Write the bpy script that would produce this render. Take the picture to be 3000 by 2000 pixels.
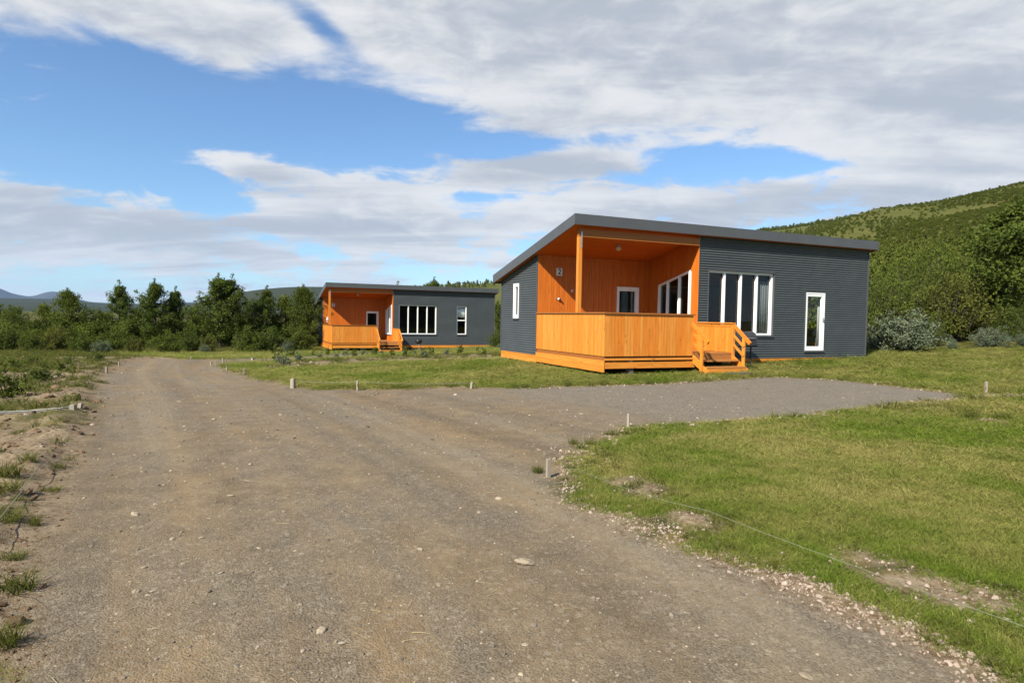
import bpy, math, random
import numpy as np
from mathutils import Matrix, Vector

for _o in list(bpy.data.objects):
    bpy.data.objects.remove(_o)
SC = bpy.context.scene
COL = SC.collection

# ------------------------------------------------------------------ camera
CAMZ = 1.55
F_PX, PITCH, ROLL = 1849.72, 0.0365, 0.0173          # for the 3000 px wide photograph
_cp, _sp, _cr, _sr = math.cos(PITCH), math.sin(PITCH), math.cos(ROLL), math.sin(ROLL)
cam_d = bpy.data.cameras.new('camera')
cam_d.sensor_width = 36.0
cam_d.lens = F_PX / 3000 * 36.0
cam_d.clip_start, cam_d.clip_end = 0.05, 60000
cam = bpy.data.objects.new('camera', cam_d)
COL.objects.link(cam)
_r = Vector((_cr, _sr * _sp, _sr * _cp)); _u = Vector((-_sr, _cr * _sp, _cr * _cp)); _b = -Vector((0, _cp, -_sp))
cam.matrix_world = Matrix(((_r.x, _u.x, _b.x, 0), (_r.y, _u.y, _b.y, 0), (_r.z, _u.z, _b.z, CAMZ), (0, 0, 0, 1)))
SC.camera = cam

# ------------------------------------------------------------------ node helper
class NT:
    def __init__(s, tree):
        s.t = tree; tree.nodes.clear()
    def n(s, kind, ins=None, **props):
        nd = s.t.nodes.new(kind)
        for k, v in props.items(): setattr(nd, k, v)
        if ins:
            for k, v in ins.items(): s.put(nd, k, v)
        return nd
    def put(s, nd, k, v):
        sock = nd.inputs[k]
        if isinstance(v, bpy.types.NodeSocket): s.t.links.new(v, sock)
        elif isinstance(v, bpy.types.Node): s.t.links.new(v.outputs[0], sock)
        else:
            if hasattr(sock.default_value, '__len__') and hasattr(v, '__len__') and len(sock.default_value) == 4 and len(v) == 3: v = (*v, 1)
            sock.default_value = v
    def math(s, op, a, b=None, c=None, clamp=False):
        nd = s.n('ShaderNodeMath', operation=op); nd.use_clamp = clamp
        s.put(nd, 0, a)
        if b is not None: s.put(nd, 1, b)
        if c is not None: s.put(nd, 2, c)
        return nd.outputs[0]
    def vmath(s, op, a, b=None):
        nd = s.n('ShaderNodeVectorMath', operation=op); s.put(nd, 0, a)
        if b is not None: s.put(nd, 1, b)
        return nd.outputs[0]
    def mix(s, f, a, b, mode='MIX'):
        nd = s.n('ShaderNodeMix', data_type='RGBA', blend_type=mode)
        s.put(nd, 0, f); s.put(nd, 6, a); s.put(nd, 7, b)
        return nd.outputs[2]
    def noise(s, vec, scale, detail=3, rough=0.55, dist=0.0):
        nd = s.n('ShaderNodeTexNoise', {'Vector': vec, 'Scale': scale, 'Detail': detail, 'Roughness': rough, 'Distortion': dist})
        return nd.outputs[0]
    def ramp(s, f, stops, interp='LINEAR'):
        nd = s.n('ShaderNodeValToRGB', {0: f}); cr = nd.color_ramp; cr.interpolation = interp
        while len(cr.elements) < len(stops): cr.elements.new(0.5)
        for e, (p, c) in zip(cr.elements, stops):
            e.position = p; e.color = (c, c, c, 1) if not hasattr(c, '__len__') else (*c[:3], 1)
        return nd.outputs[0]
    def sstep(s, v, lo, hi):
        nd = s.n('ShaderNodeMapRange', {0: v, 1: lo, 2: hi, 3: 0.0, 4: 1.0}, interpolation_type='SMOOTHSTEP')
        return nd.outputs[0]
    def scale(s, vec, sc):
        return s.n('ShaderNodeMapping', {'Vector': vec, 'Scale': sc}).outputs[0]

def srgb(r, g, b):
    f = lambda c: (c / 255 / 12.92) if c / 255 <= 0.04045 else ((c / 255 + 0.055) / 1.055) ** 2.4
    return (f(r), f(g), f(b))

# ------------------------------------------------------------------ sun, sky and clouds
_hs = Vector((-1.188, -1.601, 1.74)).normalized()          # towards the sun, from the shadows on the porch
SUN_EL = math.asin(_hs.z)
SUN_AZ = math.atan2(_hs.x, _hs.y)                          # clockwise from +Y
sun_d = bpy.data.lights.new('sun', 'SUN')
sun_d.energy, sun_d.angle, sun_d.color = 5.0, math.radians(0.53), (1.0, 0.93, 0.82)
sun = bpy.data.objects.new('sun', sun_d); COL.objects.link(sun)
sun.rotation_euler = (-_hs).to_track_quat('-Z', 'Y').to_euler()
sun.location = (-20, -30, 40)

world = bpy.data.worlds.new('World'); SC.world = world; world.use_nodes = True
w = NT(world.node_tree)
tc = w.n('ShaderNodeTexCoord').outputs['Generated']
dirn = w.vmath('NORMALIZE', tc)
sky = w.n('ShaderNodeTexSky', sky_type='NISHITA', sun_disc=False, sun_elevation=SUN_EL, sun_rotation=SUN_AZ,
          altitude=100, air_density=1.0, dust_density=0.35, ozone_density=1.6)
sep = w.n('ShaderNodeSeparateXYZ', {0: dirn})
dx, dy, dz = sep.outputs
az = w.math('ARCTAN2', dx, dy)
el = w.math('ARCSINE', dz)
zz = w.math('ADD', w.math('MAXIMUM', dz, 0.0), 0.17)
pu = w.math('DIVIDE', dx, zz); pv = w.math('DIVIDE', dy, zz)
cpos = w.n('ShaderNodeCombineXYZ', {0: pu, 1: pv, 2: 0.0}).outputs[0]
# the wind drew the cloud field out across the view
cl = w.scale(cpos, (0.55, 1.0, 1.0))
big = w.noise(cl, 1.25, 8, 0.58, 0.4)
fine = w.noise(w.vmath('ADD', cl, (7.3, 2.1, 0.0)), 3.6, 7, 0.62, 0.5)
ang = w.n('ShaderNodeCombineXYZ', {0: az, 1: w.math('MULTIPLY', el, 2.4), 2: 0.0}).outputs[0]
puff = w.noise(w.vmath('ADD', ang, (4.4, 0.3, 0.0)), 10.5, 8, 0.60, 0.35)
wisp = w.noise(w.scale(w.vmath('ADD', cpos, (3.1, 9.2, 0)), (0.9, 1.8, 1)), 3.2, 8, 0.68, 0.8)
def blob(a0, e0, ra, re, tilt=0.0):
    da = w.math('SUBTRACT', az, a0); de = w.math('SUBTRACT', el, e0)
    if tilt: de = w.math('SUBTRACT', de, w.math('MULTIPLY', da, tilt))
    q = w.math('ADD', w.math('POWER', w.math('ABSOLUTE', w.math('DIVIDE', da, ra)), 2.0), w.math('POWER', w.math('ABSOLUTE', w.math('DIVIDE', de, re)), 2.0))
    return w.math('EXPONENT', w.math('MULTIPLY', q, -1.0))
def toward(px, py):
    X = (px - 1500) / F_PX; Y = (py - 1000) / F_PX
    X, Y = _cr * X + _sr * Y, -_sr * X + _cr * Y
    d = (X, _cp - _sp * Y, -_sp - _cp * Y)
    return math.atan2(d[0], d[1]), math.atan2(d[2], math.hypot(d[0], d[1]))
def field(L):
    tot = None
    for (px, py, rx, ry, wt, tilt) in L:
        a0, e0 = toward(px, py); k = math.cos(a0)
        b_ = w.math('MULTIPLY', blob(a0, e0, rx / F_PX * k * k, ry / F_PX * k, tilt), wt)
        tot = b_ if tot is None else w.math('ADD', tot, b_)
    return tot
clear = field([(700, 340, 520, 120, 0.36, 0.0), (250, 470, 420, 120, 0.34, 0.0), (1150, 400, 260, 110, 0.30, 0.0), (2130, 470, 300, 48, 0.50, -0.12), (1480, 425, 190, 32, 0.34, 0.0), (960, 95, 120, 45, 0.26, -0.5), (1340, 590, 130, 45, 0.22, 0.0), (330, 130, 150, 40, 0.14, -0.4), (780, 700, 140, 22, 0.24, 0.0)])
bank_f = field([(2350, 130, 1100, 300, 0.28, 0.0), (1500, 110, 420, 190, 0.24, 0.0), (330, 20, 520, 100, 0.27, 0.0), (640, 150, 180, 80, 0.15, -0.5), (250, 690, 620, 95, 0.30, 0.0), (330, 640, 520, 50, 0.14, 0.0), (1130, 610, 310, 115, 0.38, 0.0), (90, 560, 240, 26, 0.26, 0.1), (1900, 620, 520, 60, 0.26, 0.10), (2800, 430, 420, 170, 0.28, 0.0),
                (1220, 445, 100, 24, 0.30, 0.0), (770, 505, 120, 60, 0.26, 0.0), (400, 380, 140, 28, 0.18, -0.1), (600, 450, 170, 28, 0.16, -0.2), (1600, 490, 240, 34, 0.34, 0.12)])
cov = w.math('ADD', w.math('MULTIPLY', big, 0.55), w.math('MULTIPLY', fine, 0.33))
cov = w.math('ADD', cov, w.math('MULTIPLY', wisp, 0.22))
cov = w.math('ADD', cov, w.math('MULTIPLY', w.math('SUBTRACT', puff, 0.5), w.math('ADD', 0.12, w.math('MULTIPLY', w.sstep(el, 0.40, 0.14), 1.05))))
cov = w.math('ADD', cov, 0.0)
cov = w.math('SUBTRACT', w.math('ADD', w.math('ADD', cov, -0.09), bank_f), clear)
dens = w.sstep(cov, 0.38, 0.62)
thick = w.sstep(cov, 0.46, 0.80)
shade = w.noise(w.vmath('ADD', w.scale(cl, (0.8, 1.5, 1)), (1.7, 5.3, 0.0)), 1.5, 6, 0.58, 0.4)
lump = w.math('ADD', w.math('MULTIPLY', shade, 0.55), w.math('MULTIPLY', puff, 0.45))
bright = w.sstep(w.math('SUBTRACT', lump, w.math('MULTIPLY', thick, 0.08)), 0.34, 0.58)
CLOUD_K = 0.66
ccol = w.mix(bright, (4.5 * CLOUD_K, 4.85 * CLOUD_K, 5.4 * CLOUD_K), (7.6 * CLOUD_K, 7.6 * CLOUD_K, 7.6 * CLOUD_K))
final = w.mix(w.math('MULTIPLY', dens, 0.95), w.mix(1.0, sky.outputs[0], (0.66, 0.82, 0.96, 1), 'MULTIPLY'), ccol)
bg = w.n('ShaderNodeBackground', {'Color': final, 'Strength': 0.085})
wo = w.n('ShaderNodeOutputWorld', {'Surface': bg})

SC.view_settings.view_transform = 'Standard'
try: SC.view_settings.look = 'None'
except Exception: pass
SC.view_settings.gamma = 1.0
SC.view_settings.use_curve_mapping = False
SC.view_settings.exposure = 1.0
SC.cycles.max_bounces = 6
SC.cycles.diffuse_bounces = 2
SC.cycles.glossy_bounces = 3
SC.cycles.transmission_bounces = 4
SC.cycles.transparent_max_bounces = 12
SC.cycles.volume_bounces = 0
SC.cycles.caustics_reflective = False
SC.cycles.caustics_refractive = False
SC.cycles.sample_clamp_indirect = 6.0

# ------------------------------------------------------------------ mesh / object helpers
def finish(o, parent=None, label=None, cat=None, group=None, kind=None):
    COL.objects.link(o)
    if parent is not None: o.parent = parent
    if label: o['label'] = label
    if cat: o['category'] = cat
    if group: o['group'] = group
    if kind: o['kind'] = kind
    return o
def mesh_from(name, verts, faces, mats, smooth=False):
    me = bpy.data.meshes.new(name)
    me.from_pydata([tuple(v) for v in verts], [], [tuple(f) for f in faces])
    for m in (mats if isinstance(mats, (list, tuple)) else [mats]): me.materials.append(m)
    if smooth: me.polygons.foreach_set('use_smooth', np.ones(len(me.polygons), bool))
    me.update()
    return me
def mesh_np(name, V, T, mat, smooth=False, attrs=None):
    """triangles or quads as numpy arrays"""
    me = bpy.data.meshes.new(name)
    V = np.asarray(V, np.float32); T = np.asarray(T, np.int32); k = T.shape[1]
    me.vertices.add(len(V)); me.vertices.foreach_set('co', V.ravel())
    me.loops.add(T.size); me.loops.foreach_set('vertex_index', T.ravel())
    me.polygons.add(len(T)); me.polygons.foreach_set('loop_start', np.arange(0, T.size, k, dtype=np.int32))
    if smooth: me.polygons.foreach_set('use_smooth', np.ones(len(T), bool))
    if attrs:
        for n, a in attrs.items():
            at = me.attributes.new(n, 'FLOAT', 'POINT'); at.data.foreach_set('value', np.asarray(a, np.float32))
    me.materials.append(mat); me.update(calc_edges=True); me.validate()
    return me
def obj(name, me, parent=None, loc=None, rot=None, **kw):
    o = bpy.data.objects.new(name, me)
    if loc is not None: o.location = loc
    if rot is not None: o.rotation_euler = rot
    return finish(o, parent, **kw)
def empty(name, loc, rz=0.0, **kw):
    o = bpy.data.objects.new(name, None); o.location = loc; o.rotation_euler = (0, 0, rz); o.empty_display_size = 0.2
    return finish(o, **kw)

class MB:
    """collects shapes; build() links ONE mesh object"""
    def __init__(s): s.v = []; s.f = []
    def poly(s, verts, faces):
        b = len(s.v); s.v += [tuple(map(float, p)) for p in verts]; s.f += [tuple(i + b for i in f) for f in faces]; return s
    def box(s, x0, x1, y0, y1, z0, z1):
        return s.poly([(x0, y0, z0), (x1, y0, z0), (x1, y1, z0), (x0, y1, z0), (x0, y0, z1), (x1, y0, z1), (x1, y1, z1), (x0, y1, z1)],
                      [(0, 3, 2, 1), (4, 5, 6, 7), (0, 1, 5, 4), (1, 2, 6, 5), (2, 3, 7, 6), (3, 0, 4, 7)])
    def prism(s, pts, axis, a, b):
        """polygon of 2-D points (the two other axes in order) pushed along an axis from a to b"""
        def P(p, t): return (t, p[0], p[1]) if axis == 0 else (p[0], t, p[1]) if axis == 1 else (p[0], p[1], t)
        n = len(pts)
        return s.poly([P(p, a) for p in pts] + [P(p, b) for p in pts],
                      [tuple(range(n))[::-1], tuple(range(n, 2 * n))] + [(i, (i + 1) % n, n + (i + 1) % n, n + i) for i in range(n)])
    def beam(s, p, q, wx, wz, up=(0, 0, 1)):
        p = Vector(p); q = Vector(q); d = (q - p).normalized(); sx = d.cross(Vector(up)).normalized() * wx / 2; sz = sx.cross(d).normalized() * wz / 2
        vs = [p + a * sx + b * sz for a, b in ((-1, -1), (1, -1), (1, 1), (-1, 1))] + [q + a * sx + b * sz for a, b in ((-1, -1), (1, -1), (1, 1), (-1, 1))]
        return s.poly(vs, [(0, 3, 2, 1), (4, 5, 6, 7), (0, 1, 5, 4), (1, 2, 6, 5), (2, 3, 7, 6), (3, 0, 4, 7)])
    def tube(s, pts, radii, n=7):
        pts = [Vector(p) for p in pts]; b = len(s.v); m = len(pts)
        for i, p in enumerate(pts):
            d = (pts[min(i + 1, m - 1)] - pts[max(i - 1, 0)]).normalized()
            a = d.orthogonal().normalized(); c = d.cross(a)
            r = radii[i] if hasattr(radii, '__len__') else radii
            for k in range(n):
                t = 2 * math.pi * k / n; s.v.append(tuple(p + (a * math.cos(t) + c * math.sin(t)) * r))
        for i in range(m - 1):
            for k in range(n): s.f.append((b + i * n + k, b + i * n + (k + 1) % n, b + (i + 1) * n + (k + 1) % n, b + (i + 1) * n + k))
        s.f.append(tuple(b + k for k in range(n))[::-1]); s.f.append(tuple(b + (m - 1) * n + k for k in range(n)))
        return s
    def lathe(s, prof, c=(0, 0, 0), n=20, axis=2):
        b = len(s.v); m = len(prof)
        for r, h in prof:
            for k in range(n):
                t = 2 * math.pi * k / n; x, y = r * math.cos(t), r * math.sin(t)
                p = (x, y, h) if axis == 2 else (h, x, y) if axis == 0 else (x, h, y)
                s.v.append((p[0] + c[0], p[1] + c[1], p[2] + c[2]))
        for i in range(m - 1):
            for k in range(n): s.f.append((b + i * n + k, b + i * n + (k + 1) % n, b + (i + 1) * n + (k + 1) % n, b + (i + 1) * n + k))
        s.f.append(tuple(b + k for k in range(n))[::-1]); s.f.append(tuple(b + (m - 1) * n + k for k in range(n)))
        return s
    def mesh(s, name, mat, smooth=False): return mesh_from(name, s.v, s.f, mat, smooth)
    def build(s, name, mat, parent=None, smooth=False, **kw): return obj(name, s.mesh(name, mat, smooth), parent, **kw)

# ------------------------------------------------------------------ numpy noise
def _h(i, j, seed):
    v = np.sin(i * 127.1 + j * 311.7 + seed * 74.7) * 43758.5453
    return v - np.floor(v)
def vnoise(x, y, seed=0):
    xi, yi = np.floor(x), np.floor(y); fx, fy = x - xi, y - yi
    fx = fx * fx * (3 - 2 * fx); fy = fy * fy * (3 - 2 * fy)
    a = _h(xi, yi, seed); b = _h(xi + 1, yi, seed); c = _h(xi, yi + 1, seed); d = _h(xi + 1, yi + 1, seed)
    return (a + (b - a) * fx) * (1 - fy) + (c + (d - c) * fx) * fy
def fbm(x, y, oct=4, seed=0):
    s = 0; a = 0.5; t = 0
    for o in range(oct):
        s = s + a * vnoise(x * 2 ** o, y * 2 ** o, seed + o * 3.7); t += a; a *= 0.5
    return s / t
def sstep(v, lo, hi):
    t = np.clip((np.asarray(v, float) - lo) / (hi - lo), 0, 1); return t * t * (3 - 2 * t)

# ------------------------------------------------------------------ lie of the land
HX, HY, HZ, HYAW = 2.409, 16.447, CAMZ - 1.149, 0.4074        # cabin with the porch number 2
GX, GY, GZ, GYAW = -11.403, 39.956, CAMZ - 1.953, 0.4287      # cabin farther down the track
def toworld(w_, X, Y):
    x0, y0, a = (HX, HY, HYAW) if w_ == 'h' else (GX, GY, GYAW)
    return x0 + math.cos(a) * X - math.sin(a) * Y, y0 + math.sin(a) * X + math.cos(a) * Y
_cpts = []
for X, Y, d in [(0, 0, -.33), (1.4, 0, -.30), (2.75, 0, -.27), (4.3, -.4, -.22), (7, 1.5, -.16), (9.3, 1.5, -.09), (11.8, 1.5, -.005), (0, 4.2, -.28), (0, 7.1, -.31), (11.8, 7.1, .05), (6, 7.1, -.14), (6, 4, -.2), (3, 4, -.28)]:
    _cpts.append((*toworld('h', X, Y), HZ + d))
for X, Y, d in [(0, 0, -.30), (1.5, 0, -.335), (4.2, -.5, -.36), (8.9, 1.6, -.19), (11.8, 1.6, -.07), (0, 7, -.26), (11.8, 7, -.05), (5, 4, -.25)]:
    _cpts.append((*toworld('g', X, Y), GZ + d))
_cpts += [(0, 0, 0), (0, 2.6, 0), (-3, 5, 0), (-6.6, 9.5, -.02), (.4, 6, .03), (4, 4, .05), (3, 0, .02), (8, 6, .12), (8.9, 12.4, .2), (7.5, 17, .12), (4, 12, .06), (0, 12, 0),
          (-5, 15, -.12), (-8, 20, -.28), (-14.9, 27, -.45), (-18.3, 33.4, -.62), (-12, 33, -.6), (-25, 36, -.7), (-20, 20, -.3), (-14, 10, -.1), (15.6, 25, .5), (20, 22, .6), (14, 14, .35),
          (-30, 50, -.9), (0, 62, -.9), (25, 35, 1.5), (30, 20, 1.2), (-40, 30, -.8), (-20, 0, 0), (20, 0, .4), (0, -20, .1)]
_CP = np.array(_cpts)
def _tps(d2): return 0.5 * d2 * np.log(d2 + 1e-9)
_n = len(_CP)
_K = _tps(((_CP[:, None, :2] - _CP[None, :, :2]) ** 2).sum(-1)) + np.eye(_n) * 2.0
_P = np.c_[np.ones(_n), _CP[:, :2]]
_A = np.block([[_K, _P], [_P.T, np.zeros((3, 3))]])
_W = np.linalg.solve(_A, np.r_[_CP[:, 2], 0, 0, 0])
def land(x, y):
    x = np.atleast_1d(np.asarray(x, float)); y = np.atleast_1d(np.asarray(y, float))
    z = _W[_n] + _W[_n + 1] * x + _W[_n + 2] * y
    for i in range(_n): z = z + _W[i] * _tps((x - _CP[i, 0]) ** 2 + (y - _CP[i, 1]) ** 2)
    r = np.hypot(x, y - 15)
    t = sstep(r, 42, 95)
    return z * (1 - t) + (-1.0) * t
def gz(x, y): return float(land(x, y)[0])
def ray(px, py):
    X = (px - 1500) / F_PX; Y = (py - 1000) / F_PX
    X, Y = _cr * X + _sr * Y, -_sr * X + _cr * Y
    return np.array([X, _cp - _sp * Y, -_sp - _cp * Y])
def on_ground(px, py):
    d = ray(px, py); t = -CAMZ / d[2] if d[2] < -0.004 else 300.0
    for _ in range(25):
        tn = (gz(d[0] * t, d[1] * t) - CAMZ) / d[2]
        t = 0.5 * t + 0.5 * tn
    return float(d[0] * t), float(d[1] * t)
def at_depth(px, y):
    """ground position seen in image column px (near the horizon) at distance y in front of the camera"""
    d = ray(px, 1000); return d[0] / d[1] * y, y
def height_at(px, py, dist):
    """world z of the point seen at pixel py when it stands at forward distance dist"""
    d = ray(px, py); return CAMZ + d[2] / d[1] * dist

# outlines read off the photograph and laid on the ground
ROAD_LEFT = [(-120, 2150), (38, 1948), (96, 1738), (115, 1597), (190, 1483), (235, 1342), (262, 1227), (285, 1138), (293, 1107), (314, 1086), (341, 1071), (378, 1056)]
ROAD_END = [(440, 1051), (520, 1051.5), (590, 1054), (656, 1053), (794, 1051), (900, 1044), (1000, 1037.5), (1100, 1034.5)]
FAR_DRIVE_LOW = [(1112, 1041), (1000, 1048), (900, 1054), (794, 1060), (690, 1066)]
DRIVE_TOP = [(632, 1071), (660, 1084), (715, 1100), (800, 1124), (859, 1138), (919, 1144), (1047, 1143), (1230, 1140), (1384, 1138), (1500, 1137), (1819, 1129), (2074, 1119), (2233, 1107.6), (2310, 1104.5), (2457, 1116), (2648, 1135), (2826, 1157)]
DRIVE_LOW = [(2712, 1176), (2584, 1192), (2393, 1208), (2138, 1231), (1946, 1243), (1844, 1249), (1755, 1278), (1659, 1322), (1612, 1393), (1659, 1457), (1755, 1502), (1883, 1565), (2010, 1608), (2138, 1660), (2297, 1718), (2425, 1774), (2584, 1826), (2744, 1912), (2922, 1992), (3250, 2160)]
_G = lambda L: [on_ground(*p) for p in L]
g_left, g_end, g_fl, g_top, g_low = map(_G, (ROAD_LEFT, ROAD_END, FAR_DRIVE_LOW, DRIVE_TOP, DRIVE_LOW))
POLY_ROAD = np.array(g_left + g_end + g_fl + g_top + g_low + [(3.2, -1.0), (3.6, -9), (-2.2, -9), (-2.0, -1.0)])
POLY_L1 = np.array([(3.4, -9), (3.0, -1.0)] + g_low[::-1] + [g_top[-1], (16, 12.2), (40, 12), (40, -9)])
POLY_L2 = np.array(g_top[::-1] + g_fl[::-1] + g_end[-1:] + [toworld('g', 6, -3), toworld('g', 3, -2), toworld('g', -1.5, 1), toworld('g', -1.5, 8), toworld('g', 13, 9), (5, 46), (9, 34), (14.5, 27.3), (19, 25.2), (26, 25.5), (40, 24), (40, 12.3)])
POLY_L3 = np.array([g_end[i] for i in (1, 2, 3, 4, 5, 6, 7)] + [toworld('g', 3, -1.5), toworld('g', -2, 1), toworld('g', -3, 6), (-16, 36.5), (-19.5, 35), (-22, 33.5)])
BED = np.array(_G([(760, 1080), (820, 1063), (1000, 1053), (1150, 1045), (1300, 1040), (1465, 1035), (1478, 1050), (1300, 1056), (1154, 1058), (1001, 1068)]))
BARE = [(*on_ground(*q[:2]), q[2]) for q in [(2616, 1690, .22), (2545, 1642, .12), (2790, 1745, .22), (2900, 1765, .20), (1885, 1440, .15), (1840, 1412, .10), (2020, 1525, .12), (2620, 1204, .35), (2780, 1200, .35), (2900, 1235, .25), (2960, 1160, .3)]]
def sdf(P, x, y):
    d2 = np.full(x.shape, 1e18); ins = np.zeros(x.shape, bool); n = len(P)
    for i in range(n):
        ax, ay = P[i]; bx, by = P[(i + 1) % n]; ex, ey = bx - ax, by - ay; wx, wy = x - ax, y - ay
        t = np.clip((wx * ex + wy * ey) / (ex * ex + ey * ey + 1e-12), 0, 1)
        d2 = np.minimum(d2, (wx - ex * t) ** 2 + (wy - ey * t) ** 2)
        c = ((ay > y) != (by > y)) & (x < (bx - ax) * (y - ay) / (by - ay + 1e-18) + ax)
        ins ^= c
    d = np.sqrt(d2); return np.where(ins, d, -d)
def lateral(x, y):
    d2 = np.full(x.shape, 1e18); G_ = g_left
    for i in range(len(G_) - 1):
        ax, ay = G_[i]; bx, by = G_[i + 1]; ex, ey = bx - ax, by - ay; t = np.clip(((x - ax) * ex + (y - ay) * ey) / (ex * ex + ey * ey), 0, 1)
        d2 = np.minimum(d2, (x - ax - ex * t) ** 2 + (y - ay - ey * t) ** 2)
    return np.sqrt(d2)
def zones(x, y):
    """signed distances in metres, positive inside, with ragged natural borders"""
    rag = (fbm(x * 1.1, y * 1.1, 4, 11) - 0.5) * 0.55 + (fbm(x * 6, y * 6, 3, 5) - 0.5) * 0.16
    k = np.clip(np.hypot(x, y) / 8, 0.55, 1.6)
    road = sdf(POLY_ROAD, x, y) + rag * 0.75 * k
    lawn = np.maximum(np.maximum(sdf(POLY_L1, x, y), sdf(POLY_L2, x, y)), sdf(POLY_L3, x, y)) - 0.10
    lawn = lawn + ((fbm(x * 1.7 + 40, y * 1.7, 4, 3) - 0.5) * 0.7 + (fbm(x * 7, y * 7, 3, 8) - 0.5) * 0.2)
    bed = sdf(BED, x, y) + (fbm(x * 1.2, y * 1.2, 3, 21) - 0.5) * 0.9
    lawn = np.minimum(lawn, -bed)
    for bx, by, br in BARE:
        dd = np.hypot((x - bx), (y - by) * 0.8) + (fbm(x * 2.3, y * 2.3, 4, 31) - 0.5) * br * 2.2
        lawn = np.minimum(lawn, (dd - br * 0.75))
    lawn = lawn - 0.15 * (1 - sstep(np.hypot(x - 2.2, y - 4.6), 1.6, 4.2))
    lawn = np.minimum(lawn, -road - 0.02)
    return road, lawn
def bedmask(x, y): return sstep(sdf(BED, x, y) + (fbm(x * 1.2, y * 1.2, 3, 21) - 0.5) * 0.9, -.3, .1)
def relief(x, y, road, lawn):
    z = land(x, y)
    r = np.hypot(x, y); near = 1 - sstep(r, 14, 60)
    rough = sstep(-np.maximum(road, lawn), 0.0, 0.35)
    z = z + near * rough * ((fbm(x * 2.2, y * 2.2, 4, 77) - 0.35) * 0.13 + (fbm(x * 9, y * 9, 3, 17) - 0.5) * 0.05)
    z = z + near * sstep(lawn, 0, .6) * (0.02 + (fbm(x * .8, y * .8, 3, 9) - 0.5) * 0.06)
    z = z + near * 0.07 * np.exp(-((road + 0.42) / 0.26) ** 2) * (x < -1.0) * (0.4 + fbm(x * 1.5, y * 1.5, 3, 45))
    onr = sstep(road, -0.05, 0.3)
    z = z + near * onr * ((fbm(x * 1.3, y * 0.7, 4, 41) - 0.5) * 0.035 + (fbm(x * 11, y * 11, 3, 51) - 0.5) * 0.010)
    return z

# ------------------------------------------------------------------ materials
def newmat(name):
    m = bpy.data.materials.new(name); m.use_nodes = True
    return m, NT(m.node_tree)
def out(n, shader, disp=None):
    o = n.n('ShaderNodeOutputMaterial', {'Surface': shader})
    return o
def bump(n, h, strength=0.4, dist=0.02, normal=None):
    ins = {'Height': h, 'Strength': strength, 'Distance': dist}
    if normal is not None: ins['Normal'] = normal
    return n.n('ShaderNodeBump', ins).outputs[0]
def principled(n, col, rough=0.6, nrm=None, **kw):
    ins = {'Base Color': col, 'Roughness': rough}
    if nrm is not None: ins['Normal'] = nrm
    ins.update(kw)
    return n.n('ShaderNodeBsdfPrincipled', ins).outputs[0]
def attr(n, name): return n.n('ShaderNodeAttribute', attribute_name=name).outputs['Fac']

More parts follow.
